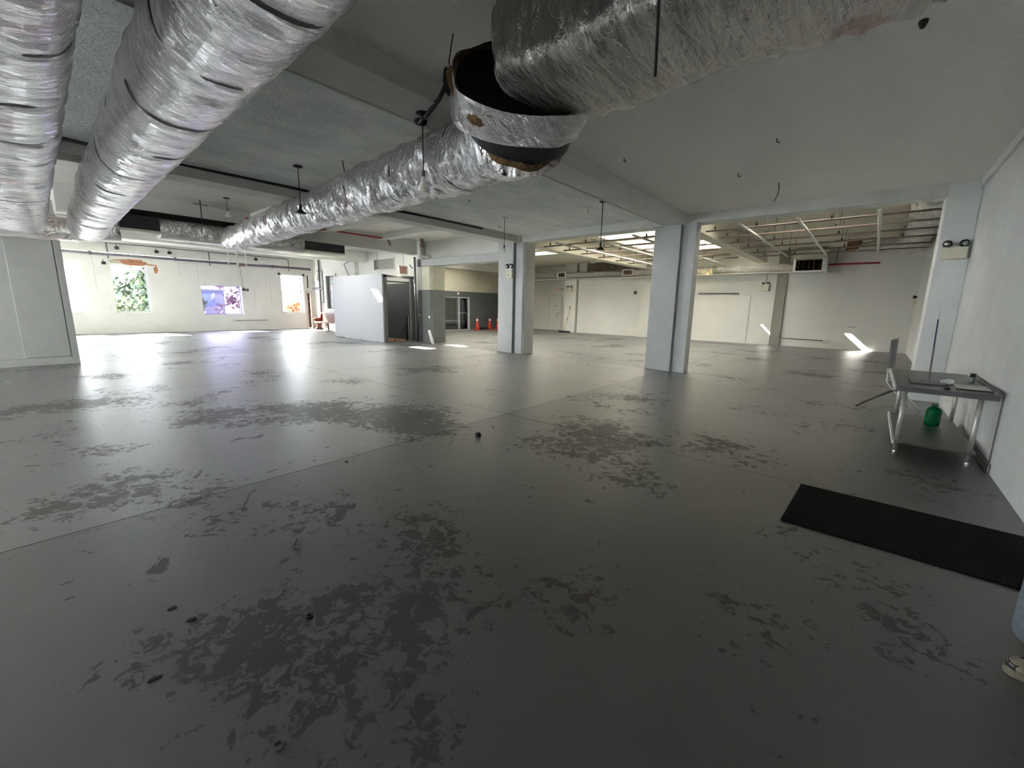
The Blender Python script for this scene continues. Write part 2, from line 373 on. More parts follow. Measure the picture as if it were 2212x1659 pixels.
# ---- ceilings
ZC, ZL, ZR = 3.60, 3.92, 4.0
ceiling = struct('ceiling', box(B(), -8.75, 1.4, -9.4, 10.3, ZC, 4.4), ceil_a)
ceil_left = slab(B(), -25.5, -8.75, -9.4, 11.7, ZL, 4.4, [(-17.7, -16.75, 8.36, 8.63), (-17.0, -15.5, 7.55, 8.10), (-16.8, -15.4, 9.0, 9.62)])
mesh_obj('ceiling_bay', ceil_left, ceil_c, ceiling)
mesh_obj('ceiling_bay', box(B(), -8.6, -3.97, -9.4, 10.12, 3.592, 3.61), ceil_b, ceiling)
skyl = [(-7.9, -4.6, 12.6, 13.5), (-7.9, -4.6, 13.9, 14.9), (-7.9, -4.6, 15.3, 16.3), (-7.9, -4.6, 16.7, 17.7), (-7.9, -4.6, 18.1, 19.1),
        (-18.0, -10.2, 14.0, 15.6), (-18.0, -10.2, 16.2, 17.2), (-7.54, -6.98, 20.50, 20.75), (-4.76, -4.12, 20.30, 20.68), (-2.9, -0.2, 11.2, 12.2)]
mesh_obj('ceiling_bay', slab(B(), -18.9, 1.4, 10.3, 23.6, ZR, 4.4, skyl), ceil_d, ceiling)
mesh_obj('ceiling_bay', box(B(), -25.5, -18.9, 11.7, 23.6, 3.6, 4.4), ceil_c, ceiling)
# ---- left wall with windows (x = XL), openings as (y0, y1, z0, z1)
wins = [(0.72, 1.90, 0.915, 2.93), (2.84, 4.01, 0.915, 2.93), (5.98, 7.71, 0.81, 2.235), (9.67, 10.83, 0.905, 2.95)]
hid = [(-1.9, -0.1, 0.915, 3.2), (-4.2, -2.3, 0.915, 3.2), (-6.5, -4.6, 0.915, 3.2), (-8.8, -6.9, 0.915, 3.2), (13.4, 14.3, 0.9, 2.6)]
lw = slab(B(), -9.4, 11.02, 0, 4.0, XL-0.35, XL, wins + hid[:4], 'yz')
box(lw, XL-0.35, XL, 11.02, 11.30, 2.06, 4.0); 
slab(lw, 11.30, 23.6, 0, 4.0, XL-0.35, XL, hid[4:], 'yz')
wall_left = struct('wall_left', lw, wall_white)
# back wall, right wall, front wall
bw = B()
box(bw, -13.45, 1.4, YB, YB+0.4, 0, 4.3); box(bw, -19.2, -13.45, YB+1.05, YB+1.4, 0, 4.3); box(bw, -13.85, -13.45, YB+0.4, YB+1.1, 0, 4.3)
wall_back = struct('wall_back', bw, wall_rear)
mesh_obj('side_room_wall', box(B(), -25.5, -19.2, 22.6, 22.9, 0, 4.0), simple('side_room_paint', (0.62, 0.64, 0.72), 0.6), wall_back)
mesh_obj('wall_pier', box(B(), -14.3, -13.52, YB-0.15, YB+0.4, 0, 4.0), wall_rear, wall_back)
mesh_obj('wall_pier', box(B(), -9.55, -8.75, YB-0.16, YB, 0, 4.0), wall_rear, wall_back)
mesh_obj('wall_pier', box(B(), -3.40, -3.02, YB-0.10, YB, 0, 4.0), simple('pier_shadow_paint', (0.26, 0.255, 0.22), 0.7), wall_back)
# recessed filled doorway, a dirty louvre strip above the duct
mesh_obj('door_infill', box(B(), -6.62, -4.35, YB-0.035, YB, 0, 2.22), wall_rear, wall_back)
mesh_obj('door_track', box(B(), -6.62, -4.85, YB-0.07, YB, 2.22, 2.28), pipe_grey, wall_back)
for k in range(7):
    mesh_obj('infill_board', box(B(), -12.9+k*0.46, -12.46+k*0.46, YB-0.05-0.01*(k % 2), YB, 3.5, 3.99), simple('infill_board_%d' % k, (0.15+0.02*(k % 3), 0.125+0.015*(k % 2), 0.10), 0.85, var=0.2, scale=3), wall_back)
wr = B(); box(wr, XR, XR+0.35, -9.4, 12.0, 0, 4.3); box(wr, XR+0.06, XR+0.4, 12.0, 23.6, 0, 4.3)
wall_right = struct('wall_right', wr, right_white)
mesh_obj('ceiling_trim', box(B(), XR-0.035, XR, -9.4, 10.1, 3.47, 3.60), right_white, wall_right)
wf = slab(B(), -25.5, 1.4, 0, 4.3, -9.4, -9.05, [(-15.5, -14, 0.9, 3.1), (-12.6, -10.8, 0.9, 3.1), (-9.4, -7.4, 0.9, 3.1)], 'xz')
wall_front = struct('wall_front', wf, wall_white)
base = struct('baseboard_right', box(B(), XR-0.02, XR, 5.85, 7.75, 0, 0.09), steel, bevel=0.008)
# left end wall at y = 11.45 and rear returns
we = slab(B(), -25.5, -14.0, 0, 3.93, 11.45, 11.75, [(-23.62, -22.35, 1.05, 3.06)], 'xz')
wall_end = struct('wall_left_end', we, wall_white)
mesh_obj('wall_pier', box(B(), -20.55, -20.05, 11.25, 11.45, 0, 3.93), wall_white, wall_end)
# inner side wall x = -19 (grey below 2.3 m, beige above), with the glass doorway
wi = slab(B(), 11.7, 23.2, 0, 2.30, -19.25, -19.0, [(15.72, 18.22, 0, 1.98)], 'yz')
wall_inner = struct('wall_inner', wi, wall_grey)
mesh_obj('upper_wall', box(B(), -19.25, -19.0, 11.7, 23.2, 2.30, 3.55), wall_beige, wall_inner)
mesh_obj('wall_band', box(B(), -19.25, -18.93, 11.7, 23.2, 3.55, 4.0), simple('band_paint', (0.36, 0.35, 0.30), 0.8), wall_inner)
# short wall over the lintel between the third column and column A, and the white lintel
wl2 = B(); box(wl2, -13.76, -9.2, 10.75, 10.95, 3.20, 4.2)
struct('wall_header', wl2, wall_white)
lint = B(); box(lint, -13.75, -9.2, 10.45, 10.95, 2.95, 3.21)
struct('trim_1', lint, column_white, bevel=0.01)
# exterior parapet level below the rear skylight openings is not visible; roof kerbs around the skylights
# ---- beams
def beam(name, bm, label, mt=beam_white):
    return single(name, bm, mt, label, 'beam', bevel=0.008)
beam('ceiling_beam', box(B(), -3.97, -3.47, -9.0, 10.12, 3.40, 3.62), 'white concrete beam running from the nearest column over the torn duct')
beam('ceiling_beam', box(B(), -8.95, -8.50, -9.0, 10.12, 3.40, 3.95), 'long concrete beam ending on the farther middle column')
beam('ceiling_beam', box(B(), -14.05, -13.68, 0.82, 10.3, 3.37, 3.95), 'white beam carrying the red sprinkler pipe, left of the lintel')
beam('ceiling_beam', box(B(), -19.4, -19.0, -9.0, 11.3, 3.45, 3.95), 'white beam nearest the window wall', wall_white)
beam('ceiling_beam', box(B(), -8.3, 1.05, 10.10, 10.50, 3.40, 4.2), 'cross beam over the two middle columns, in front of the sprinkler pipes', beam_white)
beam('ceiling_beam', box(B(), -3.93, -3.60, 10.5, 20.2, 3.42, 4.05), 'rear beam behind the nearest column, right of the skylight', ceil_d)
beam('ceiling_beam', box(B(), -9.15, -8.72, 10.5, 20.2, 3.42, 4.05), 'rear beam running from column A to the boarded wall', ceil_d)
for k, y in enumerate((4.6, 6.6, 8.6)):
    beam('ceiling_joist', box(B(), -13.68, -8.95, y, y+0.32, 3.72, 3.95), ('white joist between the long beams, %s' % ('nearest the ducts', 'middle of the three', 'nearest the lintel')[k]), wall_white)
# ---- columns
def column(poly_parts, loc, label, mt=column_white):
    t = thing('concrete_column', label, 'column', loc)
    for nm, poly, z0, z1, m_ in poly_parts:
        mesh_obj(nm, prism(B(), poly, z0, z1), m_, t, bevel=0.012)
    return t
column([('shaft', [(-4.28,10.24),(-4.03,10.22),(-4.03,10.62),(-4.28,10.62)], 0, 3.42, column_white),
        ('pilaster', [(-4.03,10.17),(-3.60,10.10),(-3.60,10.62),(-4.03,10.62)], 0, 3.42, column_white),
        ('fluted_side', [(-3.60,10.19),(-3.53,10.19),(-3.44,10.165),(-3.35,10.12),(-3.25,10.08),(-3.25,10.38),(-3.42,10.62),(-3.60,10.62)], 0, 3.42, column_white)],
       (-3.77, 10.35, 0), 'nearest white square column, standing alone right of centre')
column([('shaft', [(-9.43,10.30),(-9.10,10.27),(-9.10,10.75),(-9.43,10.75)], 0, 3.6, column_white),
        ('pilaster', [(-9.10,10.22),(-8.72,10.20),(-8.72,10.75),(-9.10,10.75)], 0, 3.42, column_white),
        ('fluted_side', [(-8.72,10.45),(-8.66,10.26),(-8.36,10.24),(-8.30,10.30),(-8.28,10.75),(-8.72,10.75)], 0, 3.42, column_white)],
       (-8.8, 10.5, 0), 'farther white column with emergency light, beside the lintel opening')
column([('lower_shaft', [(-14.14,10.64),(-13.75,10.60),(-13.75,11.2),(-14.14,11.2)], 0, 2.06, wall_grey),
        ('upper_shaft', [(-14.14,10.64),(-13.75,10.60),(-13.75,11.2),(-14.14,11.2)], 2.06, 3.95, column_white),
        ('lower_pilaster', [(-13.75,10.55),(-13.20,10.48),(-13.12,10.60),(-13.12,11.2),(-13.75,11.2)], 0, 2.06, col_grey),
        ('upper_pilaster', [(-13.75,10.55),(-13.20,10.48),(-13.12,10.60),(-13.12,11.2),(-13.75,11.2)], 2.06, 2.95, simple('cream_paint', (0.72, 0.70, 0.58), 0.6))],
       (-13.6, 10.8, 0), 'column painted grey below and white above, beside the stair enclosure')
column([('shaft', [(0.65,10.05),(1.04,10.05),(1.04,10.6),(0.65,10.6)], 0, 3.6, right_white)],
       (0.85, 10.35, 0), 'shallow pilaster on the right wall behind the steel table', right_white)
t = thing('concrete_pier', 'broad grey pier at the left edge under the foil ducts', 'column', (-14.3, -1.2, 0))
mesh_obj('core', box(B(), -14.7, -13.99, -3.2, 0.80, 0, 3.6), pier_grey, t, bevel=0.01)
mesh_obj('face_panel', box(B(), -13.99, -13.955, -0.02, 0.68, 0.19, 2.9), pier_grey, t, bevel=0.008)
mesh_obj('edge_strip', box(B(), -13.99, -13.93, 0.70, 0.81, 0.0, 3.3), column_white, t, bevel=0.006)
mesh_obj('plinth', box(B(), -13.99, -13.96, -3.2, 0.70, 0.0, 0.165), pier_grey, t, bevel=0.006)

# ---- windows
def window(n, w, glass, mull=None, fr=0.05, fcol=None):
    y0, y1, z0, z1 = w; X = XL-0.24
    fm = fcol or white_plain
    b = B(); box(b, X-0.03, X+0.03, y0, y1, z0, z0+fr); box(b, X-0.03, X+0.03, y0, y1, z1-fr, z1)
    box(b, X-0.03, X+0.03, y0, y0+fr, z0+fr, z1-fr); box(b, X-0.03, X+0.03, y1-fr, y1, z0+fr, z1-fr)
    o = struct('window_%d' % n, b, fm)
    mesh_obj('pane', box(B(), X-0.004, X+0.004, y0+fr, y1-fr, z0+fr, z1-fr), glass, o)
    mesh_obj('sill', box(B(), XL-0.21, XL+0.03, y0-0.02, y1+0.02, z0-0.03, z0), wall_white, o)
    if mull:
        for yy in mull: mesh_obj('mullion', box(B(), X-0.025, X+0.025, yy-0.02, yy+0.02, z0+fr, z1-fr), fm, o)
    return o
window(1, wins[0], glass_dim)
window(2, wins[1], glass_dim, fcol=pipe_grey, fr=0.03)
window(3, wins[2], glass_tint, fcol=simple('violet_frame', (0.10, 0.09, 0.22), 0.5), fr=0.03)
window(4, wins[3], glass_dim, fcol=pipe_grey, fr=0.035)
tr = B(); box(tr, XL, XL+0.03, 9.55, 9.67, 0.88, 3.06); box(tr, XL, XL+0.03, 10.83, 10.95, 0.88, 3.06); box(tr, XL, XL+0.03, 9.55, 10.95, 2.95, 3.06)
struct('trim_2', tr, wall_white)
for k, w in enumerate(hid): window(7+k, w, glass_dim)
# sash window in the end wall
wsash = struct('window_5', slab(B(), -23.62, -22.35, 1.05, 3.06, 11.40, 11.47, [(-23.5, -22.47, 1.17, 2.95)], 'xz'), wall_white)
for k in range(2):
    for q in range(4):
        mesh_obj('pane', box(B(), -23.48+k*0.51, -22.99+k*0.51, 11.55, 11.56, 1.19+q*0.44, 1.60+q*0.44), simple('grey_pane_%d%d' % (k, q), (0.20+0.03*((k+q) % 3), 0.22, 0.21), 0.35), wsash)
mesh_obj('sash_bar', slab(B(), -23.5, -22.47, 1.17, 2.95, 11.52, 11.58, [(-23.47+k*0.51, -23.0+k*0.51, 1.20+q*0.44, 1.59+q*0.44) for k in range(2) for q in range(4)], 'xz'), pipe_grey, wsash)
# high recess / internal opening in the end wall
rc = struct('window_6', slab(B(), -18.62, -16.85, 3.02, 3.60, 11.415, 11.46, [(-18.56, -16.91, 3.08, 3.54)], 'xz'), wall_white)
mesh_obj('pane', box(B(), -18.56, -16.91, 11.43, 11.45, 3.08, 3.54), simple('recess_grey', (0.30, 0.30, 0.28), 0.6), rc)
mesh_obj('reveal', box(B(), -18.56, -18.30, 11.425, 11.43, 3.08, 3.54), simple('recess_dark', (0.16, 0.15, 0.13), 0.6), rc)
# skylights: frosted panes with their bars, open roof hatches left clear
for k, h in enumerate(skyl[:7] + skyl[9:]):
    b = slab(B(), h[0]-0.05, h[1]+0.05, h[2]-0.05, h[3]+0.05, 4.30, 4.42, [(h[0], h[1], h[2], h[3])])
    n = int(round((h[1]-h[0])/0.75))
    for q in range(1, n): box(b, h[0]+(h[1]-h[0])*q/n-0.03, h[0]+(h[1]-h[0])*q/n+0.03, h[2], h[3], 4.28, 4.40)
    o = struct('window_%d' % (20+k), b, simple('skylight_frame_%d' % k, (0.72, 0.55, 0.50), 0.6))
    for q in range(n):
        a = h[0]+(h[1]-h[0])*q/n+0.03; c_ = h[0]+(h[1]-h[0])*(q+1)/n-0.03
        mesh_obj('pane', box(B(), a, c_, h[2], h[3], 4.36, 4.37), frosted, o)

# ---- doors
d1 = struct('door_1', box(B(), -25.35, -25.29, 11.04, 11.28, 0.01, 2.04), simple('blotched_dark', (0.05, 0.035, 0.035), 0.5, var=0.9, scale=12))
mesh_obj('door_frame', slab(B(), 10.98, 11.34, 0, 2.12, XL, XL+0.04, [(11.05, 11.27, 0.0, 2.04)], 'yz'), simple('peeling_frame', (0.60, 0.50, 0.42), 0.7, var=0.3, scale=14), d1)
d2 = struct('door_2', box(B(), -16.25, -15.28, YB+1.00, YB+1.05, 0.02, 2.15), wall_rear, bevel=0.01)
mesh_obj('door_frame', slab(B(), -16.36, -15.17, 0, 2.24, YB+1.01, YB+1.06, [(-16.27, -15.26, 0, 2.17)], 'xz'), pipe_white, d2)
hh = B(); tube(hh, [(-15.42, YB+0.96, 1.12), (-15.42, YB+0.90, 1.12), (-15.62, YB+0.90, 0.86)], 0.018, 8); mesh_obj('handle', hh, pipe_brown, d2)
mesh_obj('number_plate', box(B(), -15.80, -15.68, YB+0.985, YB+1.0, 1.52, 1.57), pipe_brown, d2)
# glass doorway in the inner wall
d3 = struct('door_3', slab(B(), 15.72, 18.22, 0, 1.98, -19.12, -19.02, [(15.80, 17.30, 0.04, 1.92), (17.38, 18.13, 0.04, 1.92)], 'yz'), galv, bevel=0.005)
mesh_obj('pane', box(B(), -19.075, -19.065, 15.80, 17.30, 0.60, 1.92), glass_clear, d3)
mesh_obj('pane', box(B(), -19.075, -19.065, 15.80, 17.30, 0.04, 0.56), glass_clear, d3)
mesh_obj('pane', box(B(), -19.075, -19.065, 17.38, 18.13, 1.06, 1.92), glass_clear, d3)
mesh_obj('pane', box(B(), -19.075, -19.065, 17.38, 18.13, 0.04, 1.02), glass_clear, d3)
mesh_obj('cross_rail', box(B(), -19.10, -19.04, 15.80, 17.30, 0.56, 0.60), galv, d3)
mesh_obj('cross_rail', box(B(), -19.10, -19.04, 17.38, 18.13, 1.02, 1.06), galv, d3)
# sensor above the glass door
single('door_sensor', box(B(), -18.99, -18.93, 17.15, 17.22, 2.10, 2.24), white_plain, 'small white sensor box above the glass door', 'sensor')

# ================================================================== FOIL DUCTS
def duct_surface(bm, path, half, n=36, step=0.045, seed=0, e=2.4, t0=0.0, t1=1.0, fold=0.018, strap=(), sag=0.0):
    """wrinkled foil skin round a path; half(t) -> (half width, half height); strap = t values where a band pinches it"""
    pts = [Vector(p) for p in path]; seg = [(b-a).length for a, b in zip(pts, pts[1:])]; tot = sum(seg)
    def at(t):
        d = max(0.0, min(1.0, t))*tot
        for i, s_ in enumerate(seg):
            if d <= s_ or i == len(seg)-1: return pts[i].lerp(pts[i+1], d/s_), (pts[i+1]-pts[i]).normalized()
            d -= s_
    m_ = max(2, int((t1-t0)*tot/step)); rings = []
    for i in range(m_+1):
        t = t0+(t1-t0)*i/m_; p, d = at(t)
        side = d.cross(Vector((0, 0, 1))).normalized(); up = side.cross(d).normalized()
        hw, hh_ = half(t); L = t*tot
        pin = sum(math.exp(-((t-s_)*tot/0.05)**2) for s_ in strap)
        ring = []
        for k in range(n):
            a = 2*PI*k/n; c, s_ = math.cos(a), math.sin(a)
            x = hw*math.copysign(abs(c)**(2/e), c); z = hh_*math.copysign(abs(s_)**(2/e), s_)
            q = Vector((L*3.2+seed*13.1, c*1.1, s_*1.1)); w = noise.noise(q*1.0)*0.9 + abs(noise.noise(Vector((L*9+seed*7.7, c*1.3, s_*1.3))))*1.1
            w += 0.5*noise.noise(Vector((L*21+seed, c*2.2, s_*2.2)))
            f = 1 + (w-0.3)*fold/0.33*0.9 - 0.032*pin
            low = -sag*max(0, -s_)*(0.6+0.4*math.sin(L*4.3+seed)) 
            ring.append(bm.verts.new(p + side*x*f + up*(z*f+low)))
        rings.append(ring)
    for a, b in zip(rings, rings[1:]):
        for k in range(n): bm.faces.new((a[k], a[(k+1) % n], b[(k+1) % n], b[k]))
    return rings
def end_cap(bm, ring): bm.faces.new(ring)

def foil_duct(label, path, half, cuts, mt, seed, loc, n=36, e=2.4, fold=0.018, sag=0.0, cap=(True, True), band_m=None, step=0.045):
    t = thing('foil_duct', label, 'duct', loc)
    cuts = [0.0]+list(cuts)+[1.0]
    for i in range(len(cuts)-1):
        bm = B(); rg = duct_surface(bm, path, half, n, step, seed, e, cuts[i], cuts[i+1], fold, cuts[1:-1], sag)
        if cap[0] and i == 0: end_cap(bm, rg[0][::-1])
        if cap[1] and i == len(cuts)-2: end_cap(bm, rg[-1])
        mesh_obj('foil_section', bm, mt, t, smooth=True)
    for c_ in cuts[1:-1]:
        bm = B(); w = 0.0016
        duct_surface(bm, path, lambda q: tuple(v*0.972 for v in half(q)), n, 0.02, seed, e, c_-w, c_+w, 0.004)
        mesh_obj('strap_band', bm, band_m or dark_metal, t, smooth=True)
    return t
lerp = lambda a, b, t: a+(b-a)*t
# two big ducts at the upper left
foil_duct('wide crinkled foil duct, right one of the big pair at upper left',
    [(1.0, 0.90, 3.08), (-3, 0.97, 3.08), (-9, 1.08, 3.07), (-11.5, 1.14, 3.04), (-12.5, 1.17, 2.97)],
    lambda t: (0.315-0.015*t, 0.305), [0.10, 0.155, 0.24, 0.31, 0.385, 0.46, 0.54, 0.62, 0.70, 0.79, 0.88], foil, 1, (-6, 1.05, 2.9), n=40, e=2.5, fold=0.02)
foil_duct('leftmost wide crinkled foil duct, cut off by the left edge',
    [(1.0, 0.0, 3.08), (-3, 0.04, 3.08), (-9, 0.14, 3.07), (-11.5, 0.20, 3.04), (-12.5, 0.22, 2.99)],
    lambda t: (0.385, 0.305), [0.12, 0.20, 0.275, 0.35, 0.42, 0.50, 0.58, 0.66, 0.75, 0.85], foil, 5, (-6, 0.1, 2.9), n=40, e=2.5, fold=0.02)
# cross trunk in front of the pier
foil_duct('dull foil trunk duct crossing behind the ends of the big ducts',
    [(-13.2, -2.2, 2.88), (-13.2, 1.0, 2.92), (-13.2, 1.70, 3.0)], lambda t: (0.30, 0.235), [0.3, 0.55, 0.8], foil_dull, 9, (-13.2, 0, 2.7), e=3.0, n=28)
foil_duct('dull foil trunk duct behind the bare pendant bulb',
    [(-13.2, 2.42, 3.14), (-13.2, 4.6, 3.15), (-13.2, 5.72, 3.14)], lambda t: (0.27, 0.23), [0.35, 0.62], foil_dull, 12, (-13.2, 4, 2.95), e=3.4, n=28)
def plenum(loc, y0, y1, z0, z1, label):
    t = thing('duct_outlet_box', label, 'duct outlet', loc)
    mesh_obj('housing', box(B(), -13.45, -12.95, y0, y1, z0, z1), sheet_dark, t, bevel=0.01)
    mesh_obj('lower_lip', box(B(), -13.46, -12.92, y0-0.02, y1+0.02, z0-0.05, z0), pipe_white, t)
    mesh_obj('rim', slab(B(), y0, y1, z0, z1, -12.95, -12.93, [(y0+0.03, y1-0.03, z0+0.03, z1-0.03)], 'yz'), sheet_dark, t)
plenum((-13.2, 2.0, 3.03), 1.72, 2.42, 3.06, 3.36, 'dark sheet metal outlet box beside the end of the big duct')
plenum((-13.2, 6.3, 3.0), 5.74, 6.95, 3.02, 3.27, 'dark sheet metal outlet box above the white partition')

single('shade_gap_slab', box(B(), -13.45, -13.0, 1.75, 5.4, 3.385, 3.50), void, 'black slab standing in for the shadow gap above the trunk duct', 'insulation', bevel=0.01)  # added slab, its black paints in the shade between trunk duct and ceiling
# central duct: from the torn elbow to the cross trunk
foil_duct('crumpled foil duct running from the torn elbow to the far trunk',
    [(-2.42, 2.90, 2.93), (-2.85, 3.12, 3.0), (-3.5, 3.27, 3.05), (-5.0, 3.42, 3.07), (-8.2, 3.62, 3.08), (-11.2, 3.80, 3.08), (-12.85, 3.86, 3.08)],
    lambda t: (0.34-0.075*t + 0.10*max(0, 1-t/0.08), 0.325-0.07*t), [0.10, 0.21, 0.33, 0.44, 0.55, 0.68, 0.82], foil, 21, (-7, 3.7, 2.8), n=44, e=2.1, fold=0.055, sag=0.035, step=0.035)
# side grille on the central duct
g = single('duct_grille', box(B(), -7.62, -7.28, 3.36, 3.40, 2.93, 3.27), sheet_dark, 'small dark square grille on the crumpled foil duct', 'grille', bevel=0.006)
# right duct: big rounded rectangle running off to the right wall
foil_duct('large smooth foil duct at top, running to the right wall',
    [(-2.02, 2.60, 3.16), (-1.2, 2.56, 3.14), (0.2, 2.50, 3.12), (1.03, 2.47, 3.12)], lambda t: (0.45, 0.27), [0.36, 0.70], foil_smooth, 31, (-0.5, 2.5, 2.87), n=48, e=4.0, fold=0.035, sag=0.045, cap=(False, True), band_m=foil_smooth, step=0.035)
t = thing('duct_elbow', 'torn foil elbow with open black mouth and brown insulation', 'duct', (-2.3, 2.8, 2.65))
def band(path, half, seed, e=2.4, fold=0.02, n=40, step=0.03):
    bm = B(); rg = duct_surface(bm, path, half, n, step, seed, e, 0, 1, fold); return bm, rg
AX = Vector((-0.80, 0.60, 0)); CE = Vector((-2.09, 2.51, 3.05))
bm, rg = band([CE, CE+AX*0.20+Vector((0, 0, -0.13))], lambda t: (0.50, 0.35), 41, 2.6, 0.03, 48, 0.02)
mesh_obj('foil_band', bm, foil, t, smooth=True)
bm, rg = band([CE-AX*0.02, CE+AX*0.16+Vector((0, 0, -0.06))], lambda t: (0.465, 0.315), 44, 2.6, 0.06, 48, 0.03)
mesh_obj('insulation_rim', bm, brown_fiber, t, smooth=True)
pc = CE+AX*0.10; sd_ = Vector((0.60, 0.80, 0))
bm = B(); bm.faces.new([bm.verts.new(pc+sd_*0.46*math.cos(a)+Vector((0, 0, 0.31*math.sin(a)))) for a in [2*PI*k/32 for k in range(32)]])
mesh_obj('dark_inside', bm, void, t)
CB = CE+AX*0.16+sd_*0.06+Vector((0, 0, -0.14))
bm, rg = band([CB, CB+AX*0.14+Vector((0, 0, -0.09))], lambda t: (0.40, 0.30), 46, 2.1, 0.004, 40, 0.03); end_cap(bm, rg[-1])
mesh_obj('metal_collar', bm, sheet_dark, t, smooth=True)
bm, rg = band([CB+AX*0.13+Vector((0, 0, -0.09)), CB+AX*0.19+Vector((0, 0, -0.12))], lambda t: (0.33, 0.28), 47, 2.0, 0.05, 32, 0.02); end_cap(bm, rg[-1])
mesh_obj('lower_insulation_rim', bm, brown_fiber, t, smooth=True)
bm, rg = band([(-2.04, 2.60, 3.16), (-1.96, 2.60, 3.16)], lambda t: (0.435, 0.255), 48, 4.0, 0.05, 40, 0.03)
mesh_obj('insulation_edge', bm, brown_fiber, t, smooth=True)
bm = B(); bm.faces.new([bm.verts.new((-1.99, 2.60+0.43*math.copysign(abs(math.cos(a))**0.5, math.cos(a)), 3.16+0.25*math.copysign(abs(math.sin(a))**0.5, math.sin(a)))) for a in [2*PI*k/40 for k in range(40)]])
mesh_obj('dark_inside', bm, void, t)
for k, (p, s) in enumerate((((-2.78, 2.42, 3.22), 0.10), ((-3.05, 3.05, 2.99), 0.09), ((-2.86, 3.12, 2.72), 0.06))):
    bm = disc_blob(B(), p, s, 9, 0.3, (1, -1, -0.4), 0.006, 0.3, 1.0, k)
    mesh_obj('tape_strip', bm, black, t)

# rear ducts
foil_duct('long foil duct along the back wall with square outlets',
    [(-18.8, 21.25, 3.32), (-12, 21.25, 3.32), (-7, 21.25, 3.30), (-2.6, 21.25, 3.28)], lambda t: (0.22, 0.165+0.01*t), [0.12, 0.22, 0.31, 0.42, 0.52, 0.62, 0.73, 0.86], foil_rear, 61, (-10, 21.25, 3.12), n=24, fold=0.028, step=0.09, e=2.2, band_m=galv)
single('duct_shelf', box(B(), -18.9, -2.6, 21.05, 21.69, 3.085, 3.115), pipe_white, 'narrow white ledge below the long rear duct', 'ledge')
for k, x in enumerate((-16.9, -14.2, -10.05)):
    t = thing('duct_outlet', 'white framed outlet on the long rear duct, %s' % ('left of the door', 'above the push broom', 'above the blank wall bay')[k], 'duct outlet', (x, 21.0, 3.2), 'square outlets on the rear duct')
    mesh_obj('frame', slab(B(), x-0.31, x+0.31, 3.17, 3.49, 20.96, 21.04, [(x-0.25, x+0.25, 3.22, 3.44)], 'xz'), white_plain if k == 1 else pipe_white, t)
    mesh_obj('opening', box(B(), x-0.25, x+0.25, 21.015, 21.03, 3.22, 3.44), brown_fiber if k == 2 else sheet_dark, t)
    for q in range(4): mesh_obj('louvre', box(B(), x-0.19+q*0.12, x-0.18+q*0.12, 20.975, 21.01, 3.22, 3.44), galv, t)
t = thing('duct_plenum', 'tall foil wrapped drop box with dark open mouth at end of rear duct', 'duct outlet', (-2.2, 20.8, 3.05))
mesh_obj('wrap', box(B(), -2.72, -1.66, 20.62, 21.5, 3.52, 3.98), foil_dull, t, bevel=0.05)
mesh_obj('mouth_frame', slab(B(), -2.74, -1.64, 3.04, 3.55, 20.60, 21.45, [(-2.66, -1.80, 3.10, 3.52)], 'xz'), galv, t)
mesh_obj('dark_inside', box(B(), -2.66, -1.80, 20.9, 20.95, 3.10, 3.52), void, t)
for q in range(5): mesh_obj('louvre', box(B(), -2.58+q*0.17, -2.57+q*0.17, 20.64, 20.9, 3.10, 3.52), brown_fiber, t)
foil_duct('bright foil duct above the right rear wall, behind the sprinkler pipes',
    [(0.64, 10.6, 3.72), (0.64, 15, 3.72), (0.62, 20.2, 3.72)], lambda t: (0.31, 0.22), [0.2, 0.42, 0.66], foil_rear, 71, (0.7, 15, 3.5), n=28, fold=0.10, step=0.08, band_m=foil_rear)
t = thing('branch_duct', 'short foil branch duct with dark stub near the ceiling', 'duct', (-0.6, 18.6, 3.55))
bm = B(); duct_surface(bm, [(0.45, 18.2, 3.72), (-0.2, 18.3, 3.68), (-0.75, 18.4, 3.62)], lambda t: (0.15, 0.13), 20, 0.06, 73, 2.0, 0, 1, 0.05)
mesh_obj('foil_section', bm, foil_rear, t, smooth=True)
mesh_obj('stub', lathe(B(), [(0.2, 0), (0.2, 0.3)], (-0.8, 18.4, 3.55), (0, 0, 1)), brown_fiber, t, smooth=False)
mesh_obj('bracket', box(B(), -1.35, -0.2, 18.3, 18.36, 3.84, 3.88), dark_metal, t)
# tear with yellow insulation hanging
t = single('insulation_tuft', lathe(B(), [(0.01, 0), (0.09, 0.05), (0.11, 0.14), (0.05, 0.26), (0.03, 0.36)], (-6.0, 20.95, 3.02), (0.1, 0, 1), 10), yellow_fiber, 'yellow insulation tuft hanging from the rear duct', 'insulation')

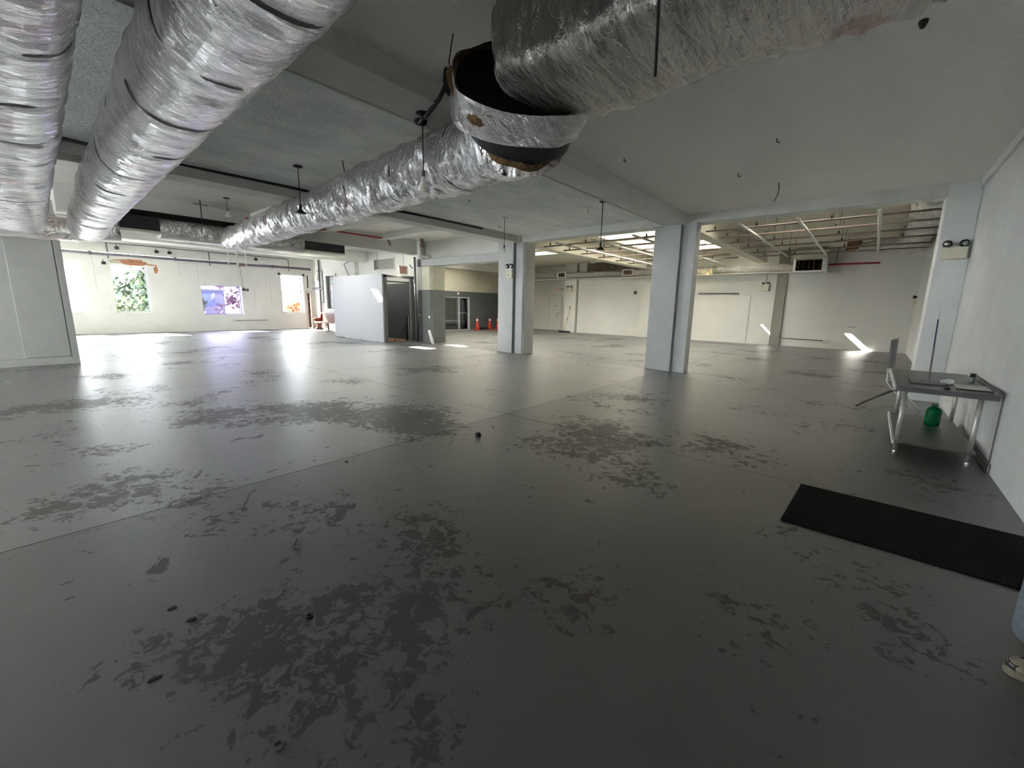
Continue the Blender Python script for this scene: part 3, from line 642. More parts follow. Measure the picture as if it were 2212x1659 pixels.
# ================================================================== SPRINKLER PIPES
py = [11.42, 12.55, 13.70, 15.00, 16.42, 17.60]
for k, y in enumerate(py):
    a = 'nearest' if k == 0 else 'second' if k == 1 else 'third' if k == 2 else 'fourth' if k == 3 else 'fifth' if k == 4 else 'farthest'
    t = thing('sprinkler_pipe', '%s thin brown pipe of the right hand rear ceiling row' % a, 'pipe', (-1.5, y, 3.41), 'thin cross pipes in the right rear bay')
    mesh_obj('pipe_run', tube(B(), [(-3.46, y, 3.41), (0.95, y, 3.42)], 0.021, 8), pipe_brown, t, smooth=True)
    for x in (-3.25, -2.35, -0.95):
        hg = mesh_obj('hanger', tube(B(), [(x, y, 3.42), (x, y, 3.66 if x < -3 else 3.99)], 0.008, 6), pipe_brown, t)
        mesh_obj('hanger_clip', tube(B(), [(x, y, 3.44), (x, y, 3.50)], 0.022, 6), dark_metal, hg)
    t = thing('sprinkler_pipe', '%s thin brown pipe of the skylit middle bay row' % a, 'pipe', (-6, y, 3.41), 'thin cross pipes in the skylit bay')
    mesh_obj('pipe_run', tube(B(), [(-8.45, y, 3.41), (-4.1, y, 3.42)], 0.021, 8), pipe_brown, t, smooth=True)
    for x in (-8.2, -6.9, -5.0):
        hg = mesh_obj('hanger', tube(B(), [(x, y, 3.42), (x, y, 3.66 if x < -8 else 3.99)], 0.008, 6), pipe_brown, t)
        mesh_obj('hanger_clip', tube(B(), [(x, y, 3.44), (x, y, 3.50)], 0.022, 6), dark_metal, hg)
for k, x in enumerate((-2.55, -1.47, -0.17)):
    single('hanging_conduit', tube(B(), [(x, 10.75, 3.39), (x, 17.7, 3.37)], 0.032, 8), pipe_white,
           'white pipe crossing the brown pipes, %s of the right bay' % ('left', 'middle', 'right')[k], 'pipe', smooth=True)
for k, (x, y1) in enumerate(((-7.55, 18.0), (-6.35, 18.4), (-5.1, 19.6))):
    single('hanging_conduit', tube(B(), [(x, 10.8, 3.39), (x, y1, 3.37)], 0.032, 8), pipe_white,
           'white pipe crossing the brown pipes, %s of the skylit bay' % ('left', 'middle', 'right')[k], 'pipe', smooth=True)
t = thing('red_pipe', 'dark red pipe running along the white beam toward the exit sign', 'pipe', (-13.4, 7, 3.75))
mesh_obj('pipe_run', tube(B(), [(-13.4, 4.4, 3.73), (-13.4, 8.85, 3.75)], 0.028, 8), pipe_red, t, smooth=True)
mesh_obj('end_fitting', tube(B(), [(-13.4, 8.83, 3.80), (-13.4, 8.86, 3.70), (-13.38, 8.9, 3.60), (-13.36, 8.92, 3.53)], [0.03, 0.055, 0.05, 0.03], 8), pipe_brown, t, smooth=True)
t = thing('red_pipe', 'red pipe on a drop rod beside the open duct mouth', 'pipe', (-0.9, 21.3, 3.4))
mesh_obj('pipe_run', tube(B(), [(-1.66, 21.4, 3.36), (-0.08, 21.4, 3.36)], 0.035, 8), pipe_red, t, smooth=True)
mesh_obj('drop_rod', tube(B(), [(-1.42, 21.4, 3.38), (-1.40, 21.4, 3.99)], 0.02, 6), pipe_brown, t)

# ================================================================== LEFT WALL SERVICES
t = thing('steam_pipe', 'thick grey pipe along the window wall above the windows', 'pipe', (-24.9, 5, 3.36))
mesh_obj('pipe_run', tube(B(), [(-24.93, -1, 3.35), (-24.93, 11.25, 3.35)], 0.065, 12), pipe_grey, t, smooth=True)
for y in (2.2, 5.0, 9.2): mesh_obj('collar', tube(B(), [(-24.93, y, 3.35), (-24.93, y+0.1, 3.35)], 0.08, 12), pipe_grey, t, smooth=True)
t = thing('conduit_run', 'thin grey conduit running above the steam pipe with three drops', 'conduit', (-25, 5, 3.8))
pts = [Vector((-25.02, 0.5, 3.82)), Vector((-25.02, 9.9, 3.82))] + bend((-25.02, 9.9, 3.82), (-25.02, 10.1, 3.82), (-25.02, 10.1, 3.4), 0.08) + [Vector((-25.02, 10.1, 3.17))]
mesh_obj('pipe_run', tube(B(), pts, 0.02, 8), pipe_grey, t, smooth=True)
for y in (2.8, 6.42): mesh_obj('drop', tube(B(), [(-25.02, y, 3.82), (-25.02, y, 3.18)], 0.022, 8), pipe_grey, t, smooth=True)
for k, (y, z) in enumerate(((3.1, 3.68), (4.42, 3.66), (4.88, 3.66), (8.45, 3.70), (2.62, 3.02))):
    t = thing('track_light', ['small black track lamp above the second window, left', 'small dark track lamp, first of the close pair', 'small dark track lamp, second of the close pair', 'small dark track lamp tilted, above the fourth window side', 'small black fitting at the upper left corner of the tree window'][k], 'lamp', (-24.9, y, z-0.1), 'track lamps on the window wall')
    mesh_obj('stem', tube(B(), [(-25.13, y, z-0.02), (-24.95, y, z-0.02), (-24.95, y, z+0.10)], 0.012, 6), dark_metal, t)
    mesh_obj('head', box(B(), -24.99, -24.85, y-0.07, y+0.07, z-0.11, z+0.01, Matrix.Translation((0,0,0))), dark_metal, t, bevel=0.02)
t = thing('outlet_conduit', 'low white conduit with a socket at each end under the violet window', 'conduit', (-25.05, 8, 0.5))
mesh_obj('tube', tube(B(), [(-25.08, 7.28, 0.50), (-25.08, 8.8, 0.50)], 0.014, 6), pipe_grey, t, smooth=True)
mesh_obj('socket', lathe(B(), [(0.06, 0), (0.07, 0.03), (0.05, 0.06)], (-25.12, 8.82, 0.50), (1, 0, 0), 12), pipe_white, t)
mesh_obj('socket', box(B(), -25.12, -25.05, 7.18, 7.30, 0.44, 0.56), pipe_white, t, bevel=0.01)
t = thing('emergency_light', 'small twin spot light on a drop cable beside the violet window', 'lamp', (-25.0, 7.9, 2.0))
mesh_obj('cable', tube(B(), [(-25.07, 7.72, 3.3), (-25.07, 7.78, 2.12)], 0.010, 6), pipe_grey, t)
mesh_obj('box', box(B(), -25.12, -25.03, 7.74, 7.86, 2.03, 2.13), dark_metal, t, bevel=0.01)
mesh_obj('spot', lathe(B(), [(0.02, 0), (0.06, 0.04), (0.065, 0.12)], (-25.05, 7.90, 2.07), (0.3, 1, 0), 12), pipe_grey, t)
for k, (a, q, s, sx, sy, m_) in enumerate((((3.52, 3.10), 0.36, 0.35, 1.5, 0.32, rust), ((3.0, 3.07), 0.2, 0.25, 1.1, 0.35, bare_plaster), ((4.35, 2.84), 0.18, 0.3, 0.35, 1.0, rust), ((4.2, 3.02), 0.12, 0.4, 1.2, 0.25, rust), ((3.72, 3.00), 0.22, 0.35, 1.3, 0.25, rust))):
    o = mesh_obj('plaster_scar', disc_blob(B(), (XL, a[0], a[1]), q, 17, s, (1, 0, 0), 0.004+0.001*k, sx, sy, k), m_, wall_left)
for k in range(9):
    mesh_obj('wall_crack', box(B(), XL, XL+0.003, [2.3, 5.2, 5.9, 7.65, 8.3, 9.1, 2.65, 8.9, 6.2][k], [2.3, 5.2, 5.9, 7.65, 8.3, 9.1, 2.65, 8.9, 6.2][k]+0.018, [1.9, 2.6, 2.4, 2.5, 1.2, 1.4, 0.98, 2.2, 3.4][k], [3.2, 3.3, 3.3, 3.3, 2.2, 2.8, 1.15, 2.9, 3.7][k]), simple('crack_%d' % k, (0.5, 0.5, 0.46), 0.8), wall_left)

# corner pipes by the narrow door
t = thing('corner_riser', 'tall grey riser pipe with loops beside the narrow door', 'pipe', (-24.1, 11.3, 0))
mesh_obj('riser', tube(B(), [(-24.12, 11.36, 3.86), (-24.12, 11.36, 0.35)], 0.05, 10), pipe_grey, t, smooth=True)
mesh_obj('loop', tube(B(), [(-24.4, 11.38, 3.25), (-23.78, 11.38, 3.25), (-23.76, 11.38, 1.5), (-24.1, 11.38, 1.5)], 0.028, 8), pipe_grey, t)
mesh_obj('cross_pipe', tube(B(), [(-25.0, 11.36, 2.28), (-23.75, 11.36, 2.28)], 0.05, 10), pipe_grey, t)
mesh_obj('valve', lathe(B(), [(0.07, 0), (0.09, 0.05), (0.06, 0.12)], (-24.12, 11.3, 0.5), (0, -1, 0.2), 10), pipe_grey, t)
single('junction_box', box(B(), -24.62, -24.38, 11.33, 11.45, 2.72, 3.02), cream, 'small cream box on the wall above the narrow door', 'electrical box', bevel=0.01)
single('wall_vent_strip', box(B(), XL, XL+0.02, 11.1, 11.15, 2.3, 3.0), dark_metal, 'thin dark vertical slot above the narrow door', 'slot')
single('conduit', tube(B(), [(-21.2, 11.38, 3.8), (-20.6, 11.3, 3.75), (-20.3, 11.2, 3.6), (-21.0, 11.2, 3.45), (-20.5, 11.2, 2.78)], 0.022, 6), pipe_grey, 'bent conduit dropping behind the top of the white partition', 'conduit', smooth=True)
# hanging shop-light frames
for k, (y0, y1) in enumerate(((4.62, 4.86), (4.89, 5.12))):
    t = thing('hanging_lamp_bracket', 'thin white rectangular frame hanging from the ceiling, %s of the two' % ('left', 'right')[k], 'frame', (-16, y0, 2.63))
    for (ya, za, yb, zb) in ((y0, 3.6, y0, 2.63), (y1, 3.6, y1, 2.63), (y0, 2.63, y1, 2.65)):
        mesh_obj('bar', tube(B(), [(-16, ya, za), (-16, yb, zb)], 0.017, 6), white_plain if not (k == 1 and za == 2.63) else rust, t)
    mesh_obj('top_bar', tube(B(), [(-16, y0-0.02, 3.6), (-16, y1+0.02, 3.6)], 0.012, 6), white_plain, t)
    mesh_obj('suspension', tube(B(), [(-16, (y0+y1)/2, 3.6), (-16, (y0+y1)/2, 3.92)], 0.006, 6), dark_metal, t)
single('ceiling_slot', box(B(), -16.4, -16.34, 4.1, 7.0, 3.26, 3.32), dark_metal, 'thin dark rail hanging in front of the window wall beam', 'rail')

# ================================================================== PARTITION WITH STAIR OPENING
t = thing('partition_box', 'big white partition enclosing the stairwell with grey steel door frame', 'partition', (-16.4, 9.9, 0))
bot = [(-18.33, 0.015)]
rnd = random.Random(3)
bm = B(); n = 44
lowz = [0.0 + (0.035 if rnd.random() < 0.4 else 0.0)*(1 if k < 26 else 0.4) for k in range(n+1)]
fv = []; bv = []
for k in range(n+1):
    x = -18.33+3.89*k/n
    fv.append((bm.verts.new((x, 9.20, lowz[k])), bm.verts.new((x, 9.20, 2.62)))); bv.append((bm.verts.new((x, 9.26, lowz[k])), bm.verts.new((x, 9.26, 2.62))))
for k in range(n):
    bm.faces.new((fv[k][0], fv[k+1][0], fv[k+1][1], fv[k][1])); bm.faces.new((bv[k+1][0], bv[k][0], bv[k][1], bv[k+1][1]))
    bm.faces.new((fv[k][1], fv[k+1][1], bv[k+1][1], bv[k][1])); bm.faces.new((fv[k+1][0], fv[k][0], bv[k][0], bv[k+1][0]))
for k in (0, n): bm.faces.new((fv[k][0], fv[k][1], bv[k][1], bv[k][0]))
mesh_obj('white_panel', bm, panel_white, t)
mesh_obj('post', box(B(), -14.54, -14.42, 9.26, 9.40, 0, 2.60), col_grey, t, bevel=0.008)
mesh_obj('post', box(B(), -14.52, -14.42, 10.50, 10.64, 0, 2.57), col_grey, t, bevel=0.008)
mesh_obj('head_rail', box(B(), -14.52, -14.42, 9.26, 10.7, 2.50, 2.60), col_grey, t, bevel=0.006)
mesh_obj('lower_head_rail', box(B(), -14.6, -14.5, 9.4, 10.5, 2.33, 2.38), col_grey, t)
mesh_obj('inner_wall', box(B(), -18.3, -14.5, 10.72, 10.78, -1.5, 2.35), wall_grey, t)
mesh_obj('side_wall', box(B(), -18.34, -18.28, 9.26, 10.78, -0.5, 2.60), wall_grey, t)
mesh_obj('inside_face', box(B(), -18.28, -14.56, 9.265, 9.29, 0, 2.5), wall_grey, t)
mesh_obj('wood_landing', box(B(), -15.9, -14.56, 9.3, 10.72, 0.002, 0.02), wood_floor, t)
t2 = thing('stair_rail', 'black diagonal handrail with post inside the stair opening', 'handrail', (-14.8, 10, 0))
mesh_obj('rail', tube(B(), [(-14.52, 9.72, 0.03), (-14.58, 10.40, 0.78)], 0.02, 8), black, t2)
mesh_obj('post', box(B(), -14.60, -14.56, 10.36, 10.42, 0.02, 1.02), black, t2)
mesh_obj('side_bar', box(B(), -14.58, -14.55, 10.44, 10.47, 0.02, 1.0), galv, t2)
mesh_obj('foot_rail', tube(B(), [(-15.8, 10.3, 0.10), (-14.6, 10.40, 0.06)], 0.016, 6), black, t2)
single('light_switch', box(B(), -14.15, -13.98, 10.58, 10.62, 1.02, 1.12), galv, 'small metal box on the grey column side', 'electrical box', bevel=0.006)
# EXIT sign over the opening: faces the camera side (+x)
def exit_sign(name, label, x, yc, zc, h, w, conduit, face=(1, 0, 0)):
    t = thing(name, label, 'sign', (x, yc, zc-h/2))
    mesh_obj('housing', box(B(), x-0.03, x, yc-w/2, yc+w/2, zc-h/2, zc+h/2), sign_face, t, bevel=0.006)
    rim = slab(B(), yc-w/2, yc+w/2, zc-h/2, zc+h/2, x, x+0.008, [(yc-w/2+0.018, yc+w/2-0.018, zc-h/2+0.018, zc+h/2-0.018)], 'yz')
    mesh_obj('rim', rim, galv, t)
    bm = B(); lw_ = w*0.205; sx = yc-w*0.435; st = lw_*0.22; H2 = h*0.72; z0 = zc-H2/2; X = (x, x+0.006)
    def bar(a, b, c_, d): box(bm, X[0], X[1], a, b, c_, d)
    def dia(y0, z0_, y1, z1_):
        v = Vector((0, y1-y0, z1_-z0_)); nn = Vector((0, -v.z, v.y)).normalized()*st*0.5
        q = [Vector((0, y0, z0_))+nn, Vector((0, y0, z0_))-nn, Vector((0, y1, z1_))-nn, Vector((0, y1, z1_))+nn]
        a = [bm.verts.new((X[0], p.y, p.z)) for p in q]; b = [bm.verts.new((X[1], p.y, p.z)) for p in q]
        bm.faces.new(a[::-1]); bm.faces.new(b)
        for i in range(4): bm.faces.new((a[i], a[(i+1) % 4], b[(i+1) % 4], b[i]))
    y = sx; bar(y, y+st, z0, z0+H2)
    for zz in (z0, z0+H2/2-st/2, z0+H2-st): bar(y+st, y+lw_, zz, zz+st)
    y += lw_*1.22; dia(y, z0, y+lw_, z0+H2); dia(y, z0+H2, y+lw_, z0)
    y += lw_*1.30; bar(y, y+st, z0, z0+H2)
    y += st+lw_*0.28; bar(y+lw_/2-st/2, y+lw_/2+st/2, z0, z0+H2-st); bar(y, y+lw_, z0+H2-st, z0+H2)
    mesh_obj('lettering', bm, sign_red, t)
    return t
t = exit_sign('exit_sign', 'red and cream EXIT sign above the stair opening', -14.28, 10.07, 2.81, 0.30, 0.38, True)
mesh_obj('conduit', tube(B(), [(-14.30, 10.1, 2.96), (-14.30, 10.1, 3.40)]+bend((-14.30, 10.1, 3.45), (-14.0, 10.15, 3.80), (-13.8, 10.6, 3.80), 0.15)+[Vector((-13.86, 10.6, 3.78)), Vector((-13.84, 10.62, 2.2))], 0.018, 8), pipe_white, t, smooth=True)
# column pipe, drain elbow
t = thing('drain_elbow', 'grey plastic drain elbow with rusty collar above the lintel', 'pipe', (-13.2, 10.2, 3.25))
mesh_obj('bend', tube(B(), [Vector((-13.25, 10.2, 3.62)), Vector((-13.24, 10.2, 3.48))]+bend((-13.24, 10.2, 3.48), (-13.2, 10.2, 3.26), (-12.86, 10.2, 3.22), 0.16)+[Vector((-12.78, 10.2, 3.24))], 0.062, 12), pvc, t, smooth=True)
mesh_obj('collar', tube(B(), [(-13.25, 10.2, 3.60), (-13.25, 10.2, 3.70)], 0.085, 12), pipe_brown, t)
mesh_obj('rusty_neck', tube(B(), [(-13.25, 10.2, 3.68), (-13.25, 10.2, 3.91)], 0.062, 12), pipe_brown, t)
t = thing('column_riser', 'grey riser pipe on the left edge of the grey and white column', 'pipe', (-14.2, 10.55, 0))
mesh_obj('pipe_run', tube(B(), [(-14.25, 10.60, 0.0), (-14.25, 10.60, 3.35)], 0.045, 10), col_grey, t, smooth=True)
mesh_obj('hook', tube(B(), [(-14.25, 10.5, 2.9), (-14.3, 10.42, 3.0), (-14.3, 10.40, 3.05)], 0.02, 6), dark_metal, t)
single('leaning_board', prism(B(), [(-12.86, 10.16), (-12.62, 10.10), (-12.60, 10.13), (-12.84, 10.19)], 0, 0.01), white_plain, 'x', 'board')
bpy.data.objects.remove(bpy.data.objects['leaning_board'])
single('leaning_board', box(B(), -0.02, 0.02, -0.05, 0.05, 0, 0.56, Matrix.Translation((-12.62, 10.15, 0.02)) @ Matrix.Rotation(-0.42, 4, 'Y')), white_plain, 'white strip of board leaning at the foot of the column', 'board')
single('lintel_bracket', box(B(), -13.82, -13.70, 10.38, 10.45, 2.94, 3.22), pipe_grey, 'grey metal end plate at the left end of the lintel', 'bracket')

# ================================================================== PEW, CONES, BROOM
t = thing('wooden_pew', 'dark wooden church pew against the window wall end', 'bench', (-22.2, 10.9, 0))
def pew_end(x):
    prof = [(-0.24, 0), (0.20, 0), (0.17, 0.06), (0.10, 0.16), (0.14, 0.34), (0.16, 0.46), (0.22, 0.84), (0.27, 0.90), (0.22, 0.96), (0.15, 0.93), (0.10, 0.86), (0.06, 0.66), (-0.22, 0.64), (-0.30, 0.60), (-0.28, 0.52), (-0.20, 0.46), (-0.12, 0.34), (-0.14, 0.14), (-0.22, 0.06)]
    bm = B(); a = [bm.verts.new((x-0.035, 10.95+p[0], p[1])) for p in prof]; b = [bm.verts.new((x+0.035, 10.95+p[0], p[1])) for p in prof]
    bm.faces.new(a[::-1]); bm.faces.new(b)
    for i in range(len(prof)): bm.faces.new((a[i], a[(i+1) % len(prof)], b[(i+1) % len(prof)], b[i]))
    return bm
mesh_obj('end_panel', pew_end(-23.62), oak, t); mesh_obj('end_panel', pew_end(-20.6), oak, t)
mesh_obj('seat', box(B(), -23.6, -20.6, 10.66, 11.08, 0.42, 0.46), oak, t, bevel=0.01)
mesh_obj('seat_edge', box(B(), -23.6, -20.6, 10.63, 10.66, 0.41, 0.465), pew_edge, t)
mesh_obj('backrest', box(B(), -23.6, -20.6, -0.02, 0.02, 0, 0.48, Matrix.Translation((0, 11.08, 0.45)) @ Matrix.Rotation(-0.14, 4, 'X')), oak, t, bevel=0.01)
mesh_obj('top_rail', tube(B(), [(-23.6, 11.16, 0.93), (-20.6, 11.16, 0.93)], 0.035, 8), oak, t)
mesh_obj('middle_leg', box(B(), -22.55, -22.25, 10.78, 10.84, 0, 0.42), oak, t, bevel=0.02)
def cone(x, y, label):
    t = thing('traffic_cone', label, 'traffic cone', (x, y, 0), 'traffic cones by the dark wall')
    mesh_obj('base', box(B(), x-0.19, x+0.19, y-0.19, y+0.19, 0, 0.04), orange, t, bevel=0.01)
    mesh_obj('body', lathe(B(), [(0.14, 0.04), (0.10, 0.25), (0.035, 0.72), (0.03, 0.74)], (x, y, 0)), orange, t, smooth=True)
    mesh_obj('reflective_collar', lathe(B(), [(0.084, 0.36), (0.066, 0.49)], (x, y, 0)), cone_white, t, smooth=True)
    mesh_obj('reflective_collar', lathe(B(), [(0.060, 0.55), (0.046, 0.66)], (x, y, 0)), cone_white, t, smooth=True)
cone(-18.52, 18.35, 'orange traffic cone standing alone, nearest the glass door')
cone(-18.50, 19.45, 'orange traffic cone, left one of the close pair')
cone(-18.25, 19.95, 'orange traffic cone, right one of the close pair')
t = thing('toolbag', 'low black bag lying between the traffic cones', 'bag', (-18.5, 18.95, 0))
mesh_obj('body', box(B(), -18.68, -18.32, 18.62, 19.2, 0, 0.14), black, t, bevel=0.05)
mesh_obj('flap', box(B(), -18.64, -18.36, 18.7, 19.1, 0.14, 0.17), black, t, bevel=0.01)
# tall black strap rack seen through the glass door
t = thing('ladder_rack', 'tall black rail rack standing behind the glass door', 'rack', (-19.5, 18.2, 0))
mesh_obj('upright', box(B(), -19.52, -19.44, 18.15, 18.24, 0.0, 1.85), black, t)
mesh_obj('foot', box(B(), -19.6, -19.36, 18.02, 18.3, 0, 0.32), black, t)
for q in range(5): mesh_obj('rung', box(B(), -19.5, -19.46, 18.24, 18.5, 0.45+q*0.3, 0.48+q*0.3), black, t)
mesh_obj('head', box(B(), -19.53, -19.43, 18.02, 18.24, 1.80, 1.88), black, t)
t = thing('push_broom', 'push broom with yellow handle leaning on the back wall pier', 'broom', (-13.9, 21.35, 0))
mesh_obj('handle', tube(B(), [(-14.0, 21.25, 0.12), (-13.84, 21.47, 1.45)], 0.014, 8), broom_wood, t)
mesh_obj('grip', tube(B(), [(-13.845, 21.465, 1.40), (-13.83, 21.49, 1.55)], 0.02, 8), black, t)
mesh_obj('mid_sleeve', tube(B(), [(-13.93, 21.35, 0.72), (-13.915, 21.37, 0.86)], 0.018, 8), black, t)
mesh_obj('head', box(B(), -14.35, -13.6, 21.14, 21.22, 0.05, 0.10), dark_metal, t)
mesh_obj('bristles', box(B(), -14.35, -13.6, 21.12, 21.24, 0.0, 0.06), black, t)
for s in (-1, 1): mesh_obj('brace', tube(B(), [(-13.98+s*0.16, 21.18, 0.10), (-13.985, 21.27, 0.28)], 0.007, 6), galv, t)

# ================================================================== PENDANT LAMPS
def pendant(x, y, zc, zb, label, kind='shade', cord=0.006):
    t = thing('pendant_lamp', label, 'lamp', (x, y, zb))
    mesh_obj('ceiling_rose', lathe(B(), [(0.07, 0), (0.065, 0.015), (0.02, 0.03)], (x, y, zc), (0, 0, -1), 16), dark_metal if kind != 'bare' else pipe_white, t)
    mesh_obj('cord', tube(B(), [(x, y, zc), (x, y, zb+0.12)], cord, 6), black, t)
    if kind == 'shade':
        mesh_obj('socket', lathe(B(), [(0.02, 0), (0.022, 0.07)], (x, y, zb+0.06), (0, 0, 1), 12), black, t)
        mesh_obj('lamp_shade', lathe(B(), [(0.085, 0), (0.08, 0.012), (0.03, 0.045), (0.022, 0.07)], (x, y, zb), (0, 0, 1), 20), black, t, smooth=True)
    elif kind == 'flood':
        mesh_obj('socket', lathe(B(), [(0.018, 0), (0.02, 0.07)], (x, y, zb+0.13), (0, 0, 1), 12), pipe_grey, t)
        mesh_obj('bulb', lathe(B(), [(0.03, 0), (0.058, 0.008), (0.06, 0.03), (0.022, 0.11), (0.018, 0.14)], (x, y, zb), (0, 0, 1), 20), bulb_white, t, smooth=True)
    else:
        mesh_obj('socket', lathe(B(), [(0.02, 0), (0.02, 0.08)], (x, y, zb+0.09), (0, 0, 1), 12), black, t)
        mesh_obj('bulb', lathe(B(), [(0.01, 0), (0.035, 0.03), (0.035, 0.06), (0.016, 0.10)], (x, y, zb), (0, 0, 1), 16), bulb_white, t, smooth=True)
    return t
pendant(-7.15, 3.14, 3.59, 2.89, 'black shaded pendant lamp in front of the duct grille')
pendant(-3.74, 2.92, 3.41, 2.66, 'pendant with pale flood bulb hanging before the crumpled duct', 'flood')
pendant(-12.15, 3.6, ZL, 3.48, 'pendant with white bulb between beam and trunk duct', 'flood')
pendant(-7.05, 7.9, 3.59, 2.78, 'bare bulb pendant left of the farther middle column', 'bare')
pendant(-4.42, 7.9, 3.59, 2.66, 'long black pendant cord with dark socket before the skylit bay', 'shade', 0.008)
pendant(-17.55, 11.0, ZL, 2.95, 'bare bulb pendant in front of the high grey recess', 'bare')
t = thing('cable_fitting', 'round black cable fitting on the beam above the crumpled duct', 'cable', (-4.1, 3.2, 3.3))
mesh_obj('box', lathe(B(), [(0.07, 0), (0.065, 0.03), (0.03, 0.045)], (-3.90, 3.02, 3.405), (0, 0, -1), 16), dark_metal, t)
mesh_obj('cable', tube(B(), [(-3.9, 3.0, 3.37), (-3.65, 2.92, 3.375), (-3.4, 2.86, 3.42), (-3.2, 2.8, 3.5)], 0.02, 8), black, t, smooth=True)
single('beam_conduit', tube(B(), [(-3.99, -1, 3.405), (-3.99, 10.0, 3.405)], 0.016, 8), beam_white, 'thin conduit along the left lower edge of the nearest beam', 'conduit', smooth=True)
single('beam_conduit', tube(B(), [(-8.48, -1, 3.57), (-8.48, 8.6, 3.57)], 0.022, 8), dark_metal, 'dark twin cable along the upper edge of the farther long beam', 'conduit', smooth=True)
# hanger wires and small ceiling hooks
hooks = [(-5.06, 8.4), (-7.89, 8.63), (-3.0, 5.9), (-6.5, 6.2), (-1.2, 6.4), (-1.9, 7.6), (-6.2, 5.2)]
for k, (x, y) in enumerate(hooks):
    single('ceiling_hook', tube(B(), [(x, y, 3.6), (x, y, 3.555), (x+0.03, y, 3.545), (x+0.03, y, 3.56)], 0.006, 5), dark_metal, 'tiny dark ceiling hook ' + ['left of the long black pendant', 'left of the bare bulb pendant', 'right of the nearest beam, near its middle', 'in the bay left of the nearest beam', 'farthest right over the open floor', 'nearest the dangling wire', 'close above the crumpled duct end'][k], 'hook', group='tiny ceiling hooks')
single('ceiling_wire', tube(B(), [(-1.5, 8.54, 3.6), (-1.52, 8.75, 3.56), (-1.56, 8.9, 3.48), (-1.62, 9.0, 3.41)], 0.007, 6), dark_metal, 'short dark wire dangling from the ceiling before the pipes', 'wire', smooth=True)
single('ceiling_anchor', lathe(B(), [(0.03, 0), (0.028, 0.02), (0.012, 0.05)], (-0.01, 4.57, 3.6), (0, 0, -1), 10), dark_metal, 'dark anchor fitting on the ceiling at the upper right', 'fitting')
single('duct_hanger_rod', tube(B(), [(-0.899, 2.0, 3.6), (-0.899, 2.0, 2.880), (-0.890, 2.0, 2.526)], 0.007, 6), black, 'black hanger rod against the large smooth duct', 'rod')
single('hanger_wire', tube(B(), [(-2.81, 2.51, 3.6), (-2.76, 2.42, 3.35), (-2.66, 2.36, 3.2)], 0.005, 5), dark_metal, 'thin wire from ceiling to the torn elbow', 'wire')
single('duct_hanger', tube(B(), [(-6.35, 3.45, 3.6), (-6.35, 3.48, 3.42)], 0.007, 5), dark_metal, 'thin hanger rod above the crumpled duct', 'rod')
t = thing('trunk_hanger', 'forked black hanger over the dull trunk duct', 'rod', (-13, 3.2, 3.35))
mesh_obj('rod', tube(B(), [(-12.9, 3.25, 3.92), (-12.9, 3.25, 3.38)], 0.012, 6), dark_metal, t)
mesh_obj('strap', tube(B(), [(-12.92, 3.02, 3.25), (-12.9, 3.25, 3.40), (-12.9, 3.5, 3.2)], 0.007, 6), dark_metal, t)
mesh_obj('wing', tube(B(), [(-12.9, 3.1, 3.80), (-12.9, 3.25, 3.81), (-12.9, 3.4, 3.80)], 0.008, 6), dark_metal, t)

# ================================================================== EMERGENCY LIGHTS
def em_light(loc, w, h, d, label, M, mt=cream, r=0.055, gap=None, up=True):
    """twin head unit; M maps local (x right, y out of the wall, z up) to the room"""
    t = thing('emergency_light', label, 'emergency light', loc)
    mesh_obj('housing', box(B(), -w/2, w/2, 0, d, -h/2, h/2, M), mt, t, bevel=0.012)
    g_ = gap or w*0.30
    for s in (-1, 1):
        o = M @ Vector((s*g_, d*0.6, h/2+r*0.9)); ax = (M.to_3x3() @ Vector((s*0.25, 1, -0.15)))
        lh = mesh_obj('lamp_head', lathe(B(), [(r*0.35, -0.05), (r*0.9, -0.01), (r, 0.03), (r*0.92, 0.045)], o, ax, 16), dark_metal, t, smooth=True)
        mesh_obj('lens', lathe(B(), [(r*0.85, 0.044), (r*0.5, 0.06)], o, ax, 16), lamp_chrome, lh, smooth=True)
        mesh_obj('neck', tube(B(), [M @ Vector((s*g_, d*0.5, h/2-0.01)), o], 0.012, 6), dark_metal, t)
    return t
def wallM(x, y, z, facing):
    a = {'-y': 0, '+x': PI/2, '-x': -PI/2}[facing]
    return Matrix.Translation((x, y, z)) @ Matrix.Rotation(a, 4, 'Z') @ Matrix(((1,0,0,0),(0,-1,0,0),(0,0,1,0),(0,0,0,1)))
em_light((0.85, 10.1, 2.37), 0.30, 0.19, 0.12, 'cream twin head emergency light on the right wall pilaster', wallM(0.85, 10.05, 2.47, '-y'), r=0.06)
em_light((-8.85, 10.2, 2.38), 0.26, 0.30, 0.10, 'white emergency light with black dot on the farther middle column', wallM(-8.83, 10.22, 2.50, '-y'), mt=cream, r=0.075)
o = single('status_lamp', lathe(B(), [(0.018, 0), (0.015, 0.012)], (-8.83, 10.115, 2.44), (0, -1, 0), 10), black, 'black dot lens on the column emergency light', 'lens')
t = em_light((-3.8, 21.5, 2.35), 0.29, 0.30, 0.14, 'cream box emergency unit hanging left of the dark rear pier', wallM(-3.8, 21.68, 2.50, '-y'), r=0.05)
mesh_obj('drop_conduit', tube(B(), [(-3.8, 21.62, 2.7), (-3.8, 21.62, 3.08)], 0.014, 6), pipe_grey, t)
em_light((-13.95, 21.5, 2.42), 0.36, 0.22, 0.12, 'cream twin head emergency light above the push broom', wallM(-13.92, 21.55, 2.53, '-y'), r=0.06)
em_light((1.0, 20.9, 1.8), 0.22, 0.2, 0.12, 'small twin head emergency light high on the far right wall', wallM(1.10, 20.9, 1.92, '-x'), r=0.06)
